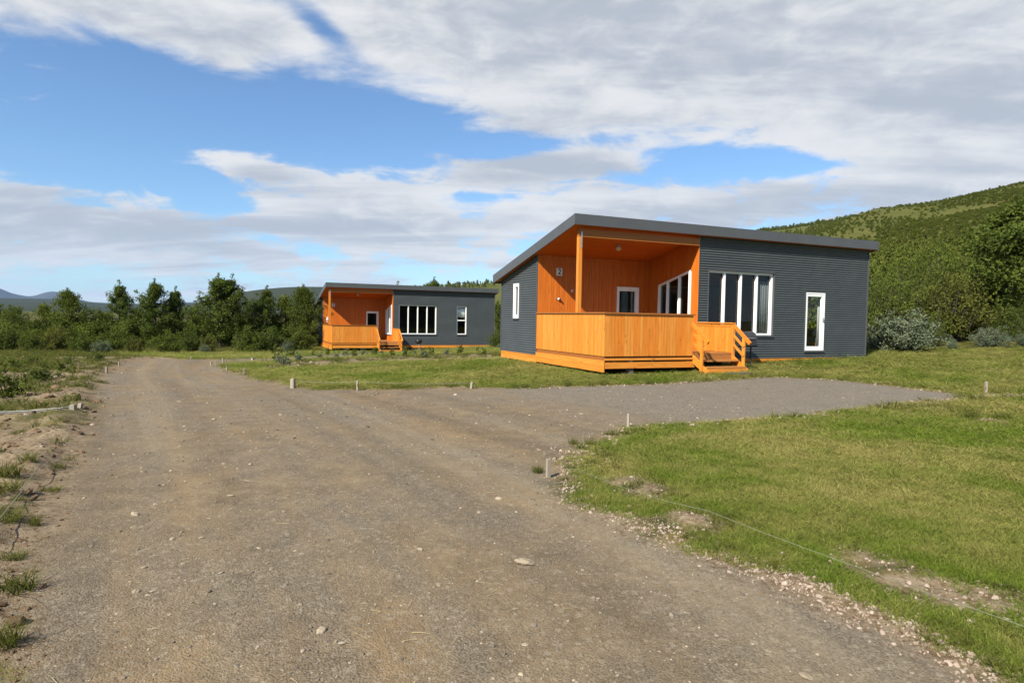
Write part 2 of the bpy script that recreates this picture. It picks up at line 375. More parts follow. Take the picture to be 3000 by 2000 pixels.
def mat_ground():
    m, n = newmat('earth_gravel_turf')
    pos = n.n('ShaderNodeNewGeometry').outputs['Position']
    road, lawn = attr(n, 'sd_road'), attr(n, 'sd_lawn')
    n1 = n.noise(pos, 0.45, 5); n2 = n.noise(pos, 3.0, 5, 0.6); n3 = n.noise(pos, 22, 4, 0.65); n4 = n.noise(pos, 95, 3, 0.7)
    # gravel: grey chippings in brown fines, streaked along the wheel tracks
    lat = attr(n, 'lat')
    small = n.n('ShaderNodeSeparateXYZ', {0: n.scale(pos, (0.05, 0.05, 0))})
    trk = n.n('ShaderNodeCombineXYZ', {0: n.math('MULTIPLY', lat, 1.55), 1: small.outputs[0], 2: small.outputs[1]}).outputs[0]
    streak = n.noise(n.scale(trk, (1.3, 4, 4)), 1.0, 5, 0.62, 0.25)
    bands = n.noise(n.vmath('ADD', trk, (5.2, 1.0, 2.0)), 1.0, 3, 0.6, 0.1)
    vor = n.n('ShaderNodeTexVoronoi', {'Vector': pos, 'Scale': 95.0, 'Randomness': 1.0}, feature='F1')
    vor2 = n.n('ShaderNodeTexVoronoi', {'Vector': pos, 'Scale': 38.0, 'Randomness': 1.0}, feature='F1')
    chip = n.n('ShaderNodeSeparateColor', {0: vor.outputs['Color']}).outputs[0]
    chip2 = n.n('ShaderNodeSeparateColor', {0: vor2.outputs['Color']}).outputs[1]
    fines = n.mix(n.ramp(n2, [(0.35, 0), (0.68, 1)]), srgb(150, 129, 98), srgb(190, 164, 125))
    fines = n.mix(n.math('MULTIPLY', n.ramp(streak, [(0.48, 0), (0.66, 1)]), 0.42), fines, srgb(184, 154, 112))
    stone = n.mix(chip, srgb(108, 102, 92), srgb(180, 171, 154))
    gmask = n.math('ADD', n.math('MULTIPLY', n1, 0.55), n.math('MULTIPLY', streak, 0.45))
    gmask = n.ramp(gmask, [(0.40, 0.70), (0.60, 0.12)])
    drv = n.sstep(lat, 5.0, 8.5)
    keep = n.math('SUBTRACT', 1.0, drv)
    gmask = n.math('MAXIMUM', gmask, n.math('MULTIPLY', drv, 0.72))
    gcol = n.mix(gmask, fines, n.mix(n.math('MULTIPLY', drv, 0.7), stone, n.mix(chip, srgb(112, 111, 106), srgb(186, 184, 176))))
    gcol = n.mix(n.math('MULTIPLY', n.ramp(chip2, [(0.90, 0), (0.93, 1)]), 0.55), gcol, srgb(196, 182, 158))
    gcol = n.mix(n.math('MULTIPLY', keep, n.ramp(bands, [(0.34, 0.24), (0.48, 0.0)])), gcol, srgb(96, 82, 62))
    gcol = n.mix(n.math('MULTIPLY', keep, n.ramp(bands, [(0.54, 0.0), (0.64, 0.30)])), gcol, srgb(196, 180, 150))
    gcol = n.mix(n.ramp(n4, [(0.34, 0.42), (0.50, 0.0)]), gcol, srgb(64, 56, 46))
    gcol = n.mix(n.ramp(n3, [(0.3, 0.22), (0.6, 0.0)]), gcol, srgb(84, 72, 56))
    # bare earth on the verge
    ecol = n.mix(n.ramp(n2, [(0.36, 0), (0.64, 1)]), srgb(124, 102, 74), srgb(172, 150, 118))
    ecol = n.mix(n.ramp(n3, [(0.42, 0.0), (0.66, 0.7)]), ecol, srgb(196, 180, 152))
    ecol = n.mix(n.ramp(n3, [(0.28, 0.7), (0.46, 0.0)]), ecol, srgb(86, 60, 42))
    # turf under the blades
    tcol = n.mix(n.ramp(n2, [(0.35, 0), (0.66, 1)]), srgb(92, 108, 38), srgb(146, 148, 66))
    tcol = n.mix(n.ramp(n1, [(0.42, 0), (0.62, 0.75)]), tcol, srgb(172, 160, 88))
    tcol = n.mix(n.ramp(n3, [(0.30, 0.55), (0.5, 0.0)]), tcol, srgb(58, 66, 22))
    # wild growth farther out on the verge
    wild = n.math('MULTIPLY', attr(n, 'wild'), 1.0)
    wcol = n.mix(n.ramp(n2, [(0.4, 0), (0.62, 1)]), srgb(74, 84, 30), srgb(132, 122, 56))
    base = n.mix(wild, ecol, wcol)
    base = n.mix(n.sstep(n.math('ADD', lawn, n.math('MULTIPLY', n.math('SUBTRACT', n3, 0.5), 0.25)), -0.05, 0.10), base, tcol)
    GA = 0.45
    col = n.mix(n.sstep(n.math('ADD', road, n.math('MULTIPLY', n.math('SUBTRACT', n3, 0.5), 0.5)), -0.12, 0.22), base, gcol)
    col = n.mix(1.0, col, (GA, GA, GA), 'MULTIPLY')
    hgt = n.math('ADD', n.math('MULTIPLY', n3, 0.7), n.math('MULTIPLY', n4, 0.5))
    hgt = n.math('ADD', hgt, n.math('MULTIPLY', vor.outputs['Distance'], -0.5))
    nb = bump(n, hgt, 0.65, 0.014)
    out(n, principled(n, col, 0.95, nb, **{'Specular IOR Level': 0.15}))
    return m
M = {}
M['ground'] = mat_ground()

def mat_wood(name, axis, c1, c2, dark=0.55, island=False):
    m, n = newmat(name)
    tcn = n.n('ShaderNodeTexCoord').outputs['Object']
    rnd = n.n('ShaderNodeNewGeometry').outputs['Random Per Island'] if island else n.n('ShaderNodeObjectInfo').outputs['Random']
    off = n.n('ShaderNodeCombineXYZ', {0: n.math('MULTIPLY', rnd, 37.0), 1: n.math('MULTIPLY', rnd, 91.0), 2: n.math('MULTIPLY', rnd, 53.0)}).outputs[0]
    sc = [26.0, 26.0, 26.0]; sc[axis] = 1.6
    vec = n.scale(n.vmath('ADD', tcn, off), tuple(sc))
    g1 = n.noise(vec, 1.0, 5, 0.6, 0.6)
    sc2 = [5.0, 5.0, 5.0]; sc2[axis] = 1.1
    g2 = n.noise(n.scale(n.vmath('ADD', tcn, off), tuple(sc2)), 1.0, 3, 0.5, 0.2)
    knots = n.n('ShaderNodeTexVoronoi', {'Vector': n.scale(n.vmath('ADD', tcn, off), tuple(9.0 if i != axis else 2.6 for i in range(3))), 'Scale': 1.0}, feature='F1').outputs['Distance']
    col = n.mix(rnd, c1, c2)
    col = n.mix(n.ramp(g1, [(0.36, dark), (0.62, 0.0)]), col, tuple(0.55 * c for c in c1))
    col = n.mix(n.ramp(g2, [(0.40, 0.22), (0.66, 0.0)]), col, tuple(0.7 * c for c in c2))
    col = n.mix(n.ramp(knots, [(0.06, 0.85), (0.14, 0.0)]), col, (0.16, 0.05, 0.012))
    nb = bump(n, g1, 0.25, 0.004)
    out(n, principled(n, col, 0.52, nb, **{'Specular IOR Level': 0.3}))
    return m
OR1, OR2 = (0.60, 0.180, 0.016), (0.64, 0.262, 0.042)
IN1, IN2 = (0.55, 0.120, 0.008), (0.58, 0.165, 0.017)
for ax, k in enumerate('xyz'):
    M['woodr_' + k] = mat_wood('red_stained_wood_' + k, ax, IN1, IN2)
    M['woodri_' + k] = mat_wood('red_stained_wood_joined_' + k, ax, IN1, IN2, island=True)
    M['wood_' + k] = mat_wood('stained_wood_' + k, ax, OR1, OR2)
    M['woodi_' + k] = mat_wood('stained_wood_joined_' + k, ax, OR1, OR2, island=True)
M['beam'] = mat_wood('pale_glulam', 0, (0.34, 0.115, 0.018), (0.32, 0.105, 0.016), 0.3)
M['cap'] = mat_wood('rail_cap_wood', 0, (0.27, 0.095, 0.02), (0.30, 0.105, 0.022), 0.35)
M['tread'] = mat_wood('weathered_tread', 0, (0.38, 0.165, 0.045), (0.31, 0.13, 0.035), 0.5)
M['stake'] = mat_wood('grey_stake_wood', 2, (0.24, 0.205, 0.155), (0.33, 0.29, 0.23), 0.5)
M['ply'] = mat_wood('interior_pine', 2, (0.30, 0.17, 0.08), (0.34, 0.20, 0.10), 0.3)

def mat_plain(name, col, rough=0.5, metal=0.0, spec=0.4, var=0.12, nscale=14.0, bmp=0.0):
    m, n = newmat(name)
    tcn = n.n('ShaderNodeTexCoord').outputs['Object']
    nz = n.noise(tcn, nscale, 4, 0.6)
    c = n.mix(n.ramp(nz, [(0.3, 0.0), (0.7, 1.0)]), tuple(x * (1 - var) for x in col), tuple(min(1, x * (1 + var)) for x in col))
    nb = bump(n, nz, bmp, 0.01) if bmp else None
    out(n, principled(n, c, rough, nb, Metallic=metal, **{'Specular IOR Level': spec}))
    return m
M['clad'] = mat_plain('grey_corrugated_steel', (0.052, 0.060, 0.064), 0.45, 0.0, 0.5, 0.10, 1.3)
M['fascia'] = mat_plain('grey_steel_flashing', (0.066, 0.070, 0.073), 0.45, 0.0, 0.45, 0.07, 2.0)
M['white'] = mat_plain('white_window_paint', (0.80, 0.80, 0.78), 0.4, 0, 0.4, 0.03)
M['galv'] = mat_plain('galvanised_steel', (0.42, 0.43, 0.44), 0.4, 0.8, 0.5, 0.15)
M['black'] = mat_plain('black_enamel', (0.018, 0.018, 0.020), 0.35, 0, 0.5, 0.2)
M['charcoal'] = mat_plain('charcoal_plastic', (0.030, 0.031, 0.034), 0.5, 0, 0.4, 0.15)
M['concrete'] = mat_plain('grey_concrete', (0.085, 0.072, 0.06), 0.9, 0, 0.2, 0.25, 25, 0.4)
M['cloth'] = mat_plain('grey_curtain_cloth', (0.13, 0.14, 0.14), 0.9, 0, 0.1, 0.12, 6)
M['linen'] = mat_plain('white_linen', (0.78, 0.79, 0.80), 0.9, 0, 0.1, 0.04)
M['drape'] = mat_plain('pale_drape', (0.42, 0.43, 0.42), 0.9, 0, 0.1, 0.06)
M['plaster'] = mat_plain('dim_interior_wall', (0.11, 0.09, 0.07), 0.9, 0, 0.1, 0.1, 2)  # gloom of the rooms behind the glass put into the wall colour
M['rope'] = mat_plain('white_rope_fibre', (0.40, 0.41, 0.37), 0.8, 0, 0.1, 0.15, 60)
M['cord'] = mat_plain('pale_green_cord', (0.17, 0.18, 0.13), 0.8, 0, 0.1, 0.15, 60)
M['sign'] = mat_plain('white_sign_plate', (0.72, 0.72, 0.68), 0.5, 0, 0.3, 0.04)
M['opal'] = mat_plain('opal_lamp_glass', (0.62, 0.58, 0.52), 0.25, 0, 0.5, 0.03)
M['void'] = mat_plain('shade_dark_joist_wood', (0.10, 0.05, 0.02), 0.8, 0, 0.2, 0.2)  # darkness of the void under the deck put into the joist colour
def mat_glass():
    m, n = newmat('window_glass')
    fc = n.n('ShaderNodeLayerWeight', {'Blend': 0.5}).outputs['Facing']
    fr = n.math('ADD', n.math('MULTIPLY', n.math('POWER', fc, 5.0), 0.95), 0.036)
    tr = n.n('ShaderNodeBsdfTransparent', {'Color': (0.80, 0.84, 0.82)})
    gl = n.n('ShaderNodeBsdfGlossy', {'Color': (1, 1, 1), 'Roughness': 0.012})
    mx = n.n('ShaderNodeMixShader', {0: fr}); n.put(mx, 1, tr); n.put(mx, 2, gl)
    out(n, mx)
    return m
M['glass'] = mat_glass()
def mat_leaf(name, c1, c2, trans=0.24, rough=0.55, hvar=None):
    m, n = newmat(name)
    oi = n.n('ShaderNodeObjectInfo').outputs['Random']
    isl = n.n('ShaderNodeNewGeometry').outputs['Random Per Island']
    pos = n.n('ShaderNodeNewGeometry').outputs['Position']
    nz = n.noise(pos, 0.9, 3)
    f = n.math('ADD', n.math('MULTIPLY', isl, 0.55), n.math('MULTIPLY', n.ramp(nz, [(0.35, 0), (0.65, 1)]), 0.45))
    c = n.mix(f, c1, c2)
    c = n.mix(n.math('MULTIPLY', oi, 0.35), c, tuple(x * 0.6 for x in c1))
    df = principled(n, c, 0.7, None, **{'Specular IOR Level': 0.12})
    tl = n.n('ShaderNodeBsdfTranslucent', {'Color': n.mix(0.5, c, (c2[0] * 1.5, c2[1] * 1.6, c2[2]))})
    mx = n.n('ShaderNodeMixShader', {0: trans}); n.put(mx, 1, df); n.put(mx, 2, tl)
    out(n, mx)
    return m
M['leaf_dark'] = mat_leaf('dark_green_leaf', (0.030, 0.048, 0.007), (0.102, 0.134, 0.021))
M['leaf_mid'] = mat_leaf('mid_green_leaf', (0.042, 0.062, 0.008), (0.126, 0.152, 0.023))
M['leaf_yellow'] = mat_leaf('yellow_green_leaf', (0.046, 0.058, 0.009), (0.140, 0.142, 0.026))
M['leaf_silver'] = mat_leaf('silver_willow_leaf', (0.075, 0.098, 0.055), (0.165, 0.195, 0.120), 0.2)
M['leaf_hill'] = mat_leaf('hillside_leaf', (0.060, 0.076, 0.010), (0.122, 0.134, 0.021))
M['bark'] = mat_plain('grey_brown_bark', (0.045, 0.036, 0.028), 0.9, 0, 0.1, 0.3, 30, 0.5)
def mat_grass():
    m, n = newmat('mown_grass_blade')
    pos = n.n('ShaderNodeNewGeometry').outputs['Position']; isl = n.n('ShaderNodeNewGeometry').outputs['Random Per Island']
    p2 = n.scale(pos, (1, 1, 0))
    n1 = n.noise(p2, 0.42, 4, 0.6, 0.4); n2 = n.noise(p2, 2.3, 4, 0.6)
    dry = n.ramp(n.math('ADD', n.math('MULTIPLY', n1, 0.6), n.math('MULTIPLY', n2, 0.4)), [(0.40, 0.06), (0.59, 0.96)])
    g = n.mix(isl, (0.068, 0.118, 0.012), (0.150, 0.202, 0.028))
    d = n.mix(isl, (0.185, 0.180, 0.045), (0.330, 0.290, 0.105))
    c = n.mix(dry, g, d)
    df = n.n('ShaderNodeBsdfDiffuse', {'Color': c}); tl = n.n('ShaderNodeBsdfTranslucent', {'Color': c})
    mx = n.n('ShaderNodeMixShader', {0: 0.35}); n.put(mx, 1, df); n.put(mx, 2, tl); out(n, mx)
    return m
M['grass'] = mat_grass()
M['grass_wild'] = mat_leaf('rank_verge_grass', (0.045, 0.064, 0.010), (0.150, 0.145, 0.036), 0.35)
M['straw'] = mat_plain('dry_straw', (0.34, 0.28, 0.16), 0.8, 0, 0.1, 0.2)
def mat_stone(name, c1, c2):
    m, n = newmat(name)
    tcn = n.n('ShaderNodeTexCoord').outputs['Object']; oi = n.n('ShaderNodeObjectInfo').outputs['Random']
    nz = n.noise(tcn, 5.0, 5, 0.65)
    c = n.mix(n.math('ADD', n.math('MULTIPLY', oi, 0.65), n.math('MULTIPLY', nz, 0.35)), c1, c2)
    out(n, principled(n, c, 0.9, bump(n, nz, 0.5, 0.1), **{'Specular IOR Level': 0.2}))
    return m
M['stone'] = mat_stone('road_stone', srgb(118, 104, 86), srgb(178, 165, 142))
M['chip'] = mat_stone('grey_chipping', srgb(80, 74, 66), srgb(138, 128, 112))
M['rubble'] = mat_stone('pale_rubble', srgb(122, 98, 80), srgb(186, 172, 156))
M['clod'] = mat_stone('red_brown_clod', srgb(84, 66, 48), srgb(124, 102, 78))

# ------------------------------------------------------------------ ground, road and lawn: one relief cut along its borders
_az = np.unique(np.r_[np.arange(-52, 52.01, 0.27), np.arange(-180, -52, 4.0), np.arange(52, 180, 4.0)])
_azr = np.radians(_az)
_rr = [0.25]
while _rr[-1] < 5200:
    q = _rr[-1]; _rr.append(q * (1.25 if q < 1.9 else 1.0062 if q < 17 else 1.009 if q < 46 else 1.03 if q < 120 else 1.25))
_rr = np.array(_rr)
_na, _nr = len(_azr), len(_rr)
gx = (_rr[:, None] * np.sin(_azr)[None]).ravel(); gy = (_rr[:, None] * np.cos(_azr)[None]).ravel()
g_road, g_lawn = zones(gx, gy)
gzv = relief(gx, gy, g_road, g_lawn)
_far = sstep(np.hypot(gx, gy), 2.5, 12)
g_wild = np.clip(sstep(-g_road + (fbm(gx * 0.55, gy * 0.55, 4, 61) - 0.5) * 9, 1.3, 3.6), 0, 1) * sstep(np.hypot(gx, gy), 4, 13)
g_wild = np.maximum(g_wild, sstep(fbm(gx * .9, gy * .9, 4, 66), 0.60, 0.68) * 0.8) * (1 - .85 * bedmask(gx, gy))
ii, jj = np.meshgrid(np.arange(_nr - 1), np.arange(_na), indexing='ij')
a = (ii * _na + jj).ravel(); b = (ii * _na + (jj + 1) % _na).ravel(); c = ((ii + 1) * _na + (jj + 1) % _na).ravel(); d = ((ii + 1) * _na + jj).ravel()
TR = np.r_[np.c_[a, c, b], np.c_[a, d, c]]
cen = len(gx)
VV = np.c_[gx, gy, gzv, g_road, g_lawn, g_wild, lateral(gx, gy)]
VV = np.r_[VV, [[0, 0, gzv[0], g_road[0], g_lawn[0], 0, 1.8]]]
TR = np.r_[TR, np.c_[np.full(_na, cen), np.arange(_na), (np.arange(_na) + 1) % _na]]
def cut(V, T, k):
    """split triangles along column k = 0; returns V with added border points, T where k > 0, T where k <= 0"""
    s = V[T, k] > 0; cnt = s.sum(1)
    pos, neg = [T[cnt == 3]], [T[cnt == 0]]
    for lone in (1, 2):
        t = T[cnt == lone]; st = s[cnt == lone]
        if not len(t): continue
        key = st if lone == 1 else ~st
        i0 = key.argmax(1); r = np.arange(len(t))
        p0, p1, p2 = t[r, i0], t[r, (i0 + 1) % 3], t[r, (i0 + 2) % 3]
        def mid(i, j):
            f = V[i, k] / (V[i, k] - V[j, k]); return V[i] + (V[j] - V[i]) * f[:, None]
        q1 = np.arange(len(t)) + len(V); V = np.r_[V, mid(p0, p1)]
        q2 = np.arange(len(t)) + len(V); V = np.r_[V, mid(p0, p2)]
        one = np.c_[p0, q1, q2]; two = np.r_[np.c_[q1, p1, p2], np.c_[q1, p2, q2]]
        (pos if lone == 1 else neg).append(one); (neg if lone == 1 else pos).append(two)
    return V, np.concatenate(pos), np.concatenate(neg)
VV, T_road, T_rest = cut(VV, TR, 3)
VV, T_lawn, T_earth = cut(VV, T_rest, 4)
for nm, T in (('gravel_road', T_road), ('lawn', T_lawn), ('ground', T_earth)):
    used, inv = np.unique(T, return_inverse=True); V = VV[used]
    me = mesh_np(nm, V[:, :3], inv.reshape(-1, 3), M['ground'], True, {'sd_road': V[:, 3], 'sd_lawn': V[:, 4], 'wild': V[:, 5], 'lat': V[:, 6]})
    lab = {'gravel_road': 'brown grey gravel track forking to both cabins', 'lawn': 'mown patchy lawn around the cabins', 'ground': 'bare reddish earth and wild verge'}[nm]
    obj(nm, me, kind='structure', label=lab)

# ------------------------------------------------------------------ the two cabins
L_, YB, YF, XP, XW = 7.10, 4.1255, 1.5502, 4.2651, 11.7955
RSL = 0.2236
def zr(y): return 3.786 - RSL * (y - 1.335)          # underside of the roof edge
def zs(y): return zr(y) + 0.035                      # underside of the soffit boards
DECK = 0.27

def corrugated(s0, s1, z0, ztop, holes, P, seg=8, amp=0.0105, pitch=0.076):
    """horizontal corrugated sheet; ztop(s) linear; P(s, n, z) -> xyz; n points outwards"""
    V, Fc = [], []
    za, zb = ztop(s0), ztop(s1); zmax = max(za, zb)
    k = 0
    while True:
        a = z0 + k * pitch / seg; b = min(z0 + (k + 1) * pitch / seg, zmax)
        if a >= zmax - 1e-6: break
        na, nb = amp * math.cos(2 * math.pi * (a - z0) / pitch), amp * math.cos(2 * math.pi * (b - z0) / pitch)
        def lim(z):
            lo, hi = s0, s1
            if abs(za - zb) > 1e-6:
                s = s0 + (s1 - s0) * (z - za) / (zb - za)
                if za < zb: lo = max(lo, s)
                else: hi = min(hi, s)
            return lo, max(hi, lo)
        la, ha = lim(a); lb, hb = lim(b); m = (a + b) / 2
        spans = [(None, None)]
        for (h0, h1, hz0, hz1) in sorted(holes):
            if hz0 < m < hz1:
                p = spans.pop(); spans += [(p[0], h0), (h1, p[1])]
        for p, q in spans:
            va = (la if p is None else p, ha if q is None else q); vb = (lb if p is None else p, hb if q is None else q)
            if va[1] - va[0] < 1e-4: continue
            i = len(V)
            V += [P(va[0], na, a), P(va[1], na, a), P(max(vb[1], vb[0]), nb, b), P(vb[0], nb, b)]
            Fc.append((i, i + 1, i + 2, i + 3))
        k += 1
    return V, Fc

def window(parent, axis, plane, s0, s1, z0, z1, mull=(), rails=(), recess=0.0, fw=0.055, sgn=1, z1b=None, depth=0.09, glass_in=0.06, name='window', sash=0.0, sill=True, label=None):
    """axis: 1 = wall facing -Y at y=plane, 0 = wall facing -X at x=plane; sgn = +1 looks inwards along +axis. z1b: top height at s1 when the head is sloped"""
    z1b = z1 if z1b is None else z1b
    top = lambda s: z1 + (z1b - z1) * (s - s0) / (s1 - s0)
    f0 = plane + sgn * recess; f1 = f0 + sgn * depth
    def pr(mb, pts): mb.prism(pts, axis, min(f0, f1), max(f0, f1))
    fr = MB()
    pr(fr, [(s0, z0), (s1, z0), (s1, z0 + fw), (s0, z0 + fw)])
    pr(fr, [(s0, top(s0) - fw), (s1, top(s1) - fw), (s1, top(s1)), (s0, top(s0))])
    pr(fr, [(s0, z0 + fw), (s0 + fw, z0 + fw), (s0 + fw, top(s0 + fw) - fw), (s0, top(s0) - fw)])
    pr(fr, [(s1 - fw, z0 + fw), (s1, z0 + fw), (s1, top(s1) - fw), (s1 - fw, top(s1 - fw) - fw)])
    w_ = fr.build(name, M['white'], parent, label=label)
    g = f0 + sgn * glass_in
    e0, e1 = (f0 - sgn * 0.006, f1 - sgn * 0.01)
    cuts = [s0 + fw] + [m for m in mull] + [s1 - fw]
    for m in mull:
        MB().prism([(m - fw * .5, z0 + fw), (m + fw * .5, z0 + fw), (m + fw * .5, top(m) - fw), (m - fw * .5, top(m) - fw)], axis, min(e0, e1), max(e0, e1)).build('mullion', M['white'], w_)
    for rz in rails:
        MB().prism([(s0 + fw, rz - fw * .6), (s1 - fw, rz - fw * .6), (s1 - fw, rz + fw * .6), (s0 + fw, rz + fw * .6)], axis, min(e0, e1), max(e0, e1)).build('cross_rail', M['white'], w_)
    zc = [z0 + fw] + list(rails) + [None]
    for i in range(len(cuts) - 1):
        for j in range(len(zc) - 1):
            a_, b_ = cuts[i], cuts[i + 1]
            ta, tb = (top(a_) - fw, top(b_) - fw) if zc[j + 1] is None else (zc[j + 1], zc[j + 1])
            pts = [(a_, zc[j]), (b_, zc[j]), (b_, tb), (a_, ta)]
            MB().poly([((g, p_[0], p_[1]) if axis == 0 else (p_[0], g, p_[1])) for p_ in pts], [(0, 1, 2, 3)]).build('pane', M['glass'], w_)
            if sash:
                sm = MB(); q0, q1 = sorted((f0 + sgn * 0.012, f1 - sgn * 0.012))
                sm.prism([(a_, zc[j]), (b_, zc[j]), (b_, zc[j] + sash), (a_, zc[j] + sash)], axis, q0, q1)
                sm.prism([(a_, ta - sash), (b_, tb - sash), (b_, tb), (a_, ta)], axis, q0, q1)
                sm.prism([(a_, zc[j] + sash), (a_ + sash * .45, zc[j] + sash), (a_ + sash * .45, ta - sash), (a_, ta - sash)], axis, q0, q1)
                sm.prism([(b_ - sash, zc[j] + sash), (b_, zc[j] + sash), (b_, tb - sash), (b_ - sash, tb - sash)], axis, q0, q1)
                sm.build('sash', M['white'], w_)
    if sill:
        o0, o1 = plane - sgn * 0.045, f0 + sgn * 0.02
        MB().prism([(s0 - .02, z0 - .055), (s1 + .02, z0 - .055), (s1 + .02, z0 - .003), (s0 - .02, z0 - .003)], axis, min(o0, o1), max(o0, o1)).build('sill', M['fascia'], w_)
    return w_

def cabin(which, near):
    x0, y0, z0, yaw = (HX, HY, HZ, HYAW) if which == 'h' else (GX, GY, GZ, GYAW)
    H = empty('cabin', (x0, y0, z0), yaw,
              label='grey corrugated cabin with orange porch numbered 2, facing the gravel fork' if near else 'grey corrugated cabin with orange porch farther down the track beside the tree belt',
              cat='cabin', group='holiday cabins along the track')
    seg = 8 if near else 4
    tall = (8.8295, 9.7134, 0.2356, 2.2054) if near else (8.8926, 9.6215, 0.738, 2.7537)
    big = (4.6903, 7.3787, 0.738, 2.7537)
    rnd = random.Random(5 if near else 9)
    # wall cores with openings
    T0, T1 = 0.03, 0.15
    def hole_wall(mb, axis, a, b, s0, s1, zb, ztop, holes):
        s = s0
        for (h0, h1, hz0, hz1) in sorted(holes):
            mb.prism([(s, zb), (h0, zb), (h0, ztop(h0)), (s, ztop(s))], axis, a, b)
            mb.prism([(h0, zb), (h1, zb), (h1, hz0), (h0, hz0)], axis, a, b)
            hz = hz1 if hasattr(hz1, '__len__') else (hz1, hz1)
            mb.prism([(h0, hz[0]), (h1, hz[1]), (h1, ztop(h1)), (h0, ztop(h0))], axis, a, b)
            s = h1
        mb.prism([(s, zb), (s1, zb), (s1, ztop(s1)), (s, ztop(s))], axis, a, b)
    flat = lambda h: (lambda s: h)
    zsy = lambda y: zs(y) + 0.0
    rwin = (3.35, 4.25, 0.9, 2.45)
    gwin = (5.5621, 6.0089, 1.1636, 2.3447)
    iwin = (1.9015, 3.5248, 0.70, (2.7545, 2.3546))
    dwin = (2.9881, 3.8621, DECK + 0.02, 2.2823)
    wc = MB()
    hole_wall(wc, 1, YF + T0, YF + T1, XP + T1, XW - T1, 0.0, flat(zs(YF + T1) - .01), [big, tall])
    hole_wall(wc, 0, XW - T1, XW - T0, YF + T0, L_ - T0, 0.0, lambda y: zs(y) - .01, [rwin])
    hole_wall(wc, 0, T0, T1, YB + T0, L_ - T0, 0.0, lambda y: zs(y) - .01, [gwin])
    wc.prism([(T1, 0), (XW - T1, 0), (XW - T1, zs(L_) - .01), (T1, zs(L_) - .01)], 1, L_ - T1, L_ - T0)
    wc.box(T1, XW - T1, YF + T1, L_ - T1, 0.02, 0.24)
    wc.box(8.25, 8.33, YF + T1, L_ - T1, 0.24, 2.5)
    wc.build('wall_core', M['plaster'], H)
    pc = MB()
    hole_wall(pc, 1, YB + T0, YB + T1, T1, XP + T0, 0.0, flat(zs(YB + T1) - .01), [dwin])
    pw = pc.build('porch_wall', M['ply'], H)
    ic = MB()
    hole_wall(ic, 0, XP + T0, XP + T1, YF + T0, YB + T1, 0.0, lambda y: zs(y) - .01, [iwin])
    iw = ic.build('porch_wall', M['ply'], H, label='porch side wall with sloped three pane window')
    # corrugated cladding
    V, Fc = corrugated(XP + .03, XW, 0.0, flat(zs(YF)), [big, tall], lambda s, n, z: (s, YF - n, z), seg)
    c1 = obj('cladding', mesh_from('cladding', V, Fc, M['clad'], near), H)
    V, Fc = corrugated(YB + .02, L_, 0.0, lambda y: zs(y), [gwin], lambda s, n, z: (-n, s, z), seg)
    obj('cladding', mesh_from('cladding', V, Fc, M['clad'], near), H)
    V, Fc = corrugated(YF, L_, 0.0, lambda y: zs(y), [rwin], lambda s, n, z: (XW + n, s, z), 4)
    obj('cladding', mesh_from('cladding', V, Fc, M['clad']), H)
    V, Fc = corrugated(0, XW, 0.0, flat(zs(L_)), [], lambda s, n, z: (s, L_ + n, z), 4)
    obj('cladding', mesh_from('cladding', V, Fc, M['clad']), H)
    for (x, y, w1, w2, zt) in ((XP + .012, YF - .016, .03, .03, zs(YF)), (XW - .018, YF - .018, .04, .04, zs(YF)), (-.016, L_ - .018, .04, .04, zs(L_)), (-.016, YB - .002, .035, .03, zs(YB))):
        MB().box(x, x + w1, y, y + w2, -0.005, zt - .005).build('corner_trim', M['fascia'], H)
    for (a_, b_, c_, d_) in (big, tall):                       # flashings round the openings
        MB().box(a_ - .03, a_, YF - .014, YF + .06, c_, d_ + .0005).box(b_, b_ + .02, YF - .012, YF + .06, c_, d_ + .0005).box(a_ - .03, b_ + .03, YF - .02, YF + .06, d_, d_ + .03).build('flashing', M['fascia'], H)
    MB().box(-.012, .05, gwin[0] - .02, gwin[1] + .02, gwin[3], gwin[3] + .025).build('flashing', M['fascia'], H)
    # orange base boards under the cladding
    MB().box(XP + .12, XW - .02, YF + .006, YF + .03, -0.20, -0.008).build('base_board', M['wood_x'], H)
    MB().box(.006, .03, YB + .02, L_ - .02, -0.125, -0.008).build('base_board', M['wood_y'], H)
    MB().box(.006, .03, YB + .02, L_ - .02, -0.26, -0.130).build('base_board', M['wood_y'], H)
    # ---- windows and door
    window(H, 1, YF, *big, mull=(5.362, 6.034, 6.706), recess=0.055, fw=0.06, depth=0.10, glass_in=0.085)
    if near:
        tw = window(H, 1, YF, *tall, recess=-0.012, fw=0.05, sash=0.085, glass_in=0.07)
        MB().box(tall[1] - .085, tall[1] - .065, YF - .05, YF - .002, 1.22, 1.36).build('handle', M['galv'], tw)
    else:
        window(H, 1, YF, *tall, rails=(1.745,), recess=0.02, fw=0.06, glass_in=0.06)
    window(H, 0, 0.0, *gwin, recess=-0.012, fw=0.055, sash=0.05, glass_in=0.06)
    window(H, 0, XW, *rwin, recess=0.0, fw=0.055, sgn=-1)
    window(H, 0, XP, iwin[0], iwin[1], iwin[2], iwin[3][0], mull=(2.44, 3.04), z1b=iwin[3][1], recess=-0.035, fw=0.055, glass_in=0.07)
    dw = window(H, 1, YB, *dwin, recess=-0.035, fw=0.05, sash=0.09, glass_in=0.08, name='door', sill=False)
    MB().box(3.0, 3.85, YB - .02, YB + .03, DECK + .03, DECK + .22).build('kick_panel', M['white'], dw)
    MB().box(3.70, 3.74, YB - .075, YB - .03, 1.25, 1.40).build('handle', M['galv'], dw)
    # ---- boards
    bw, gap = 0.098, 0.0065
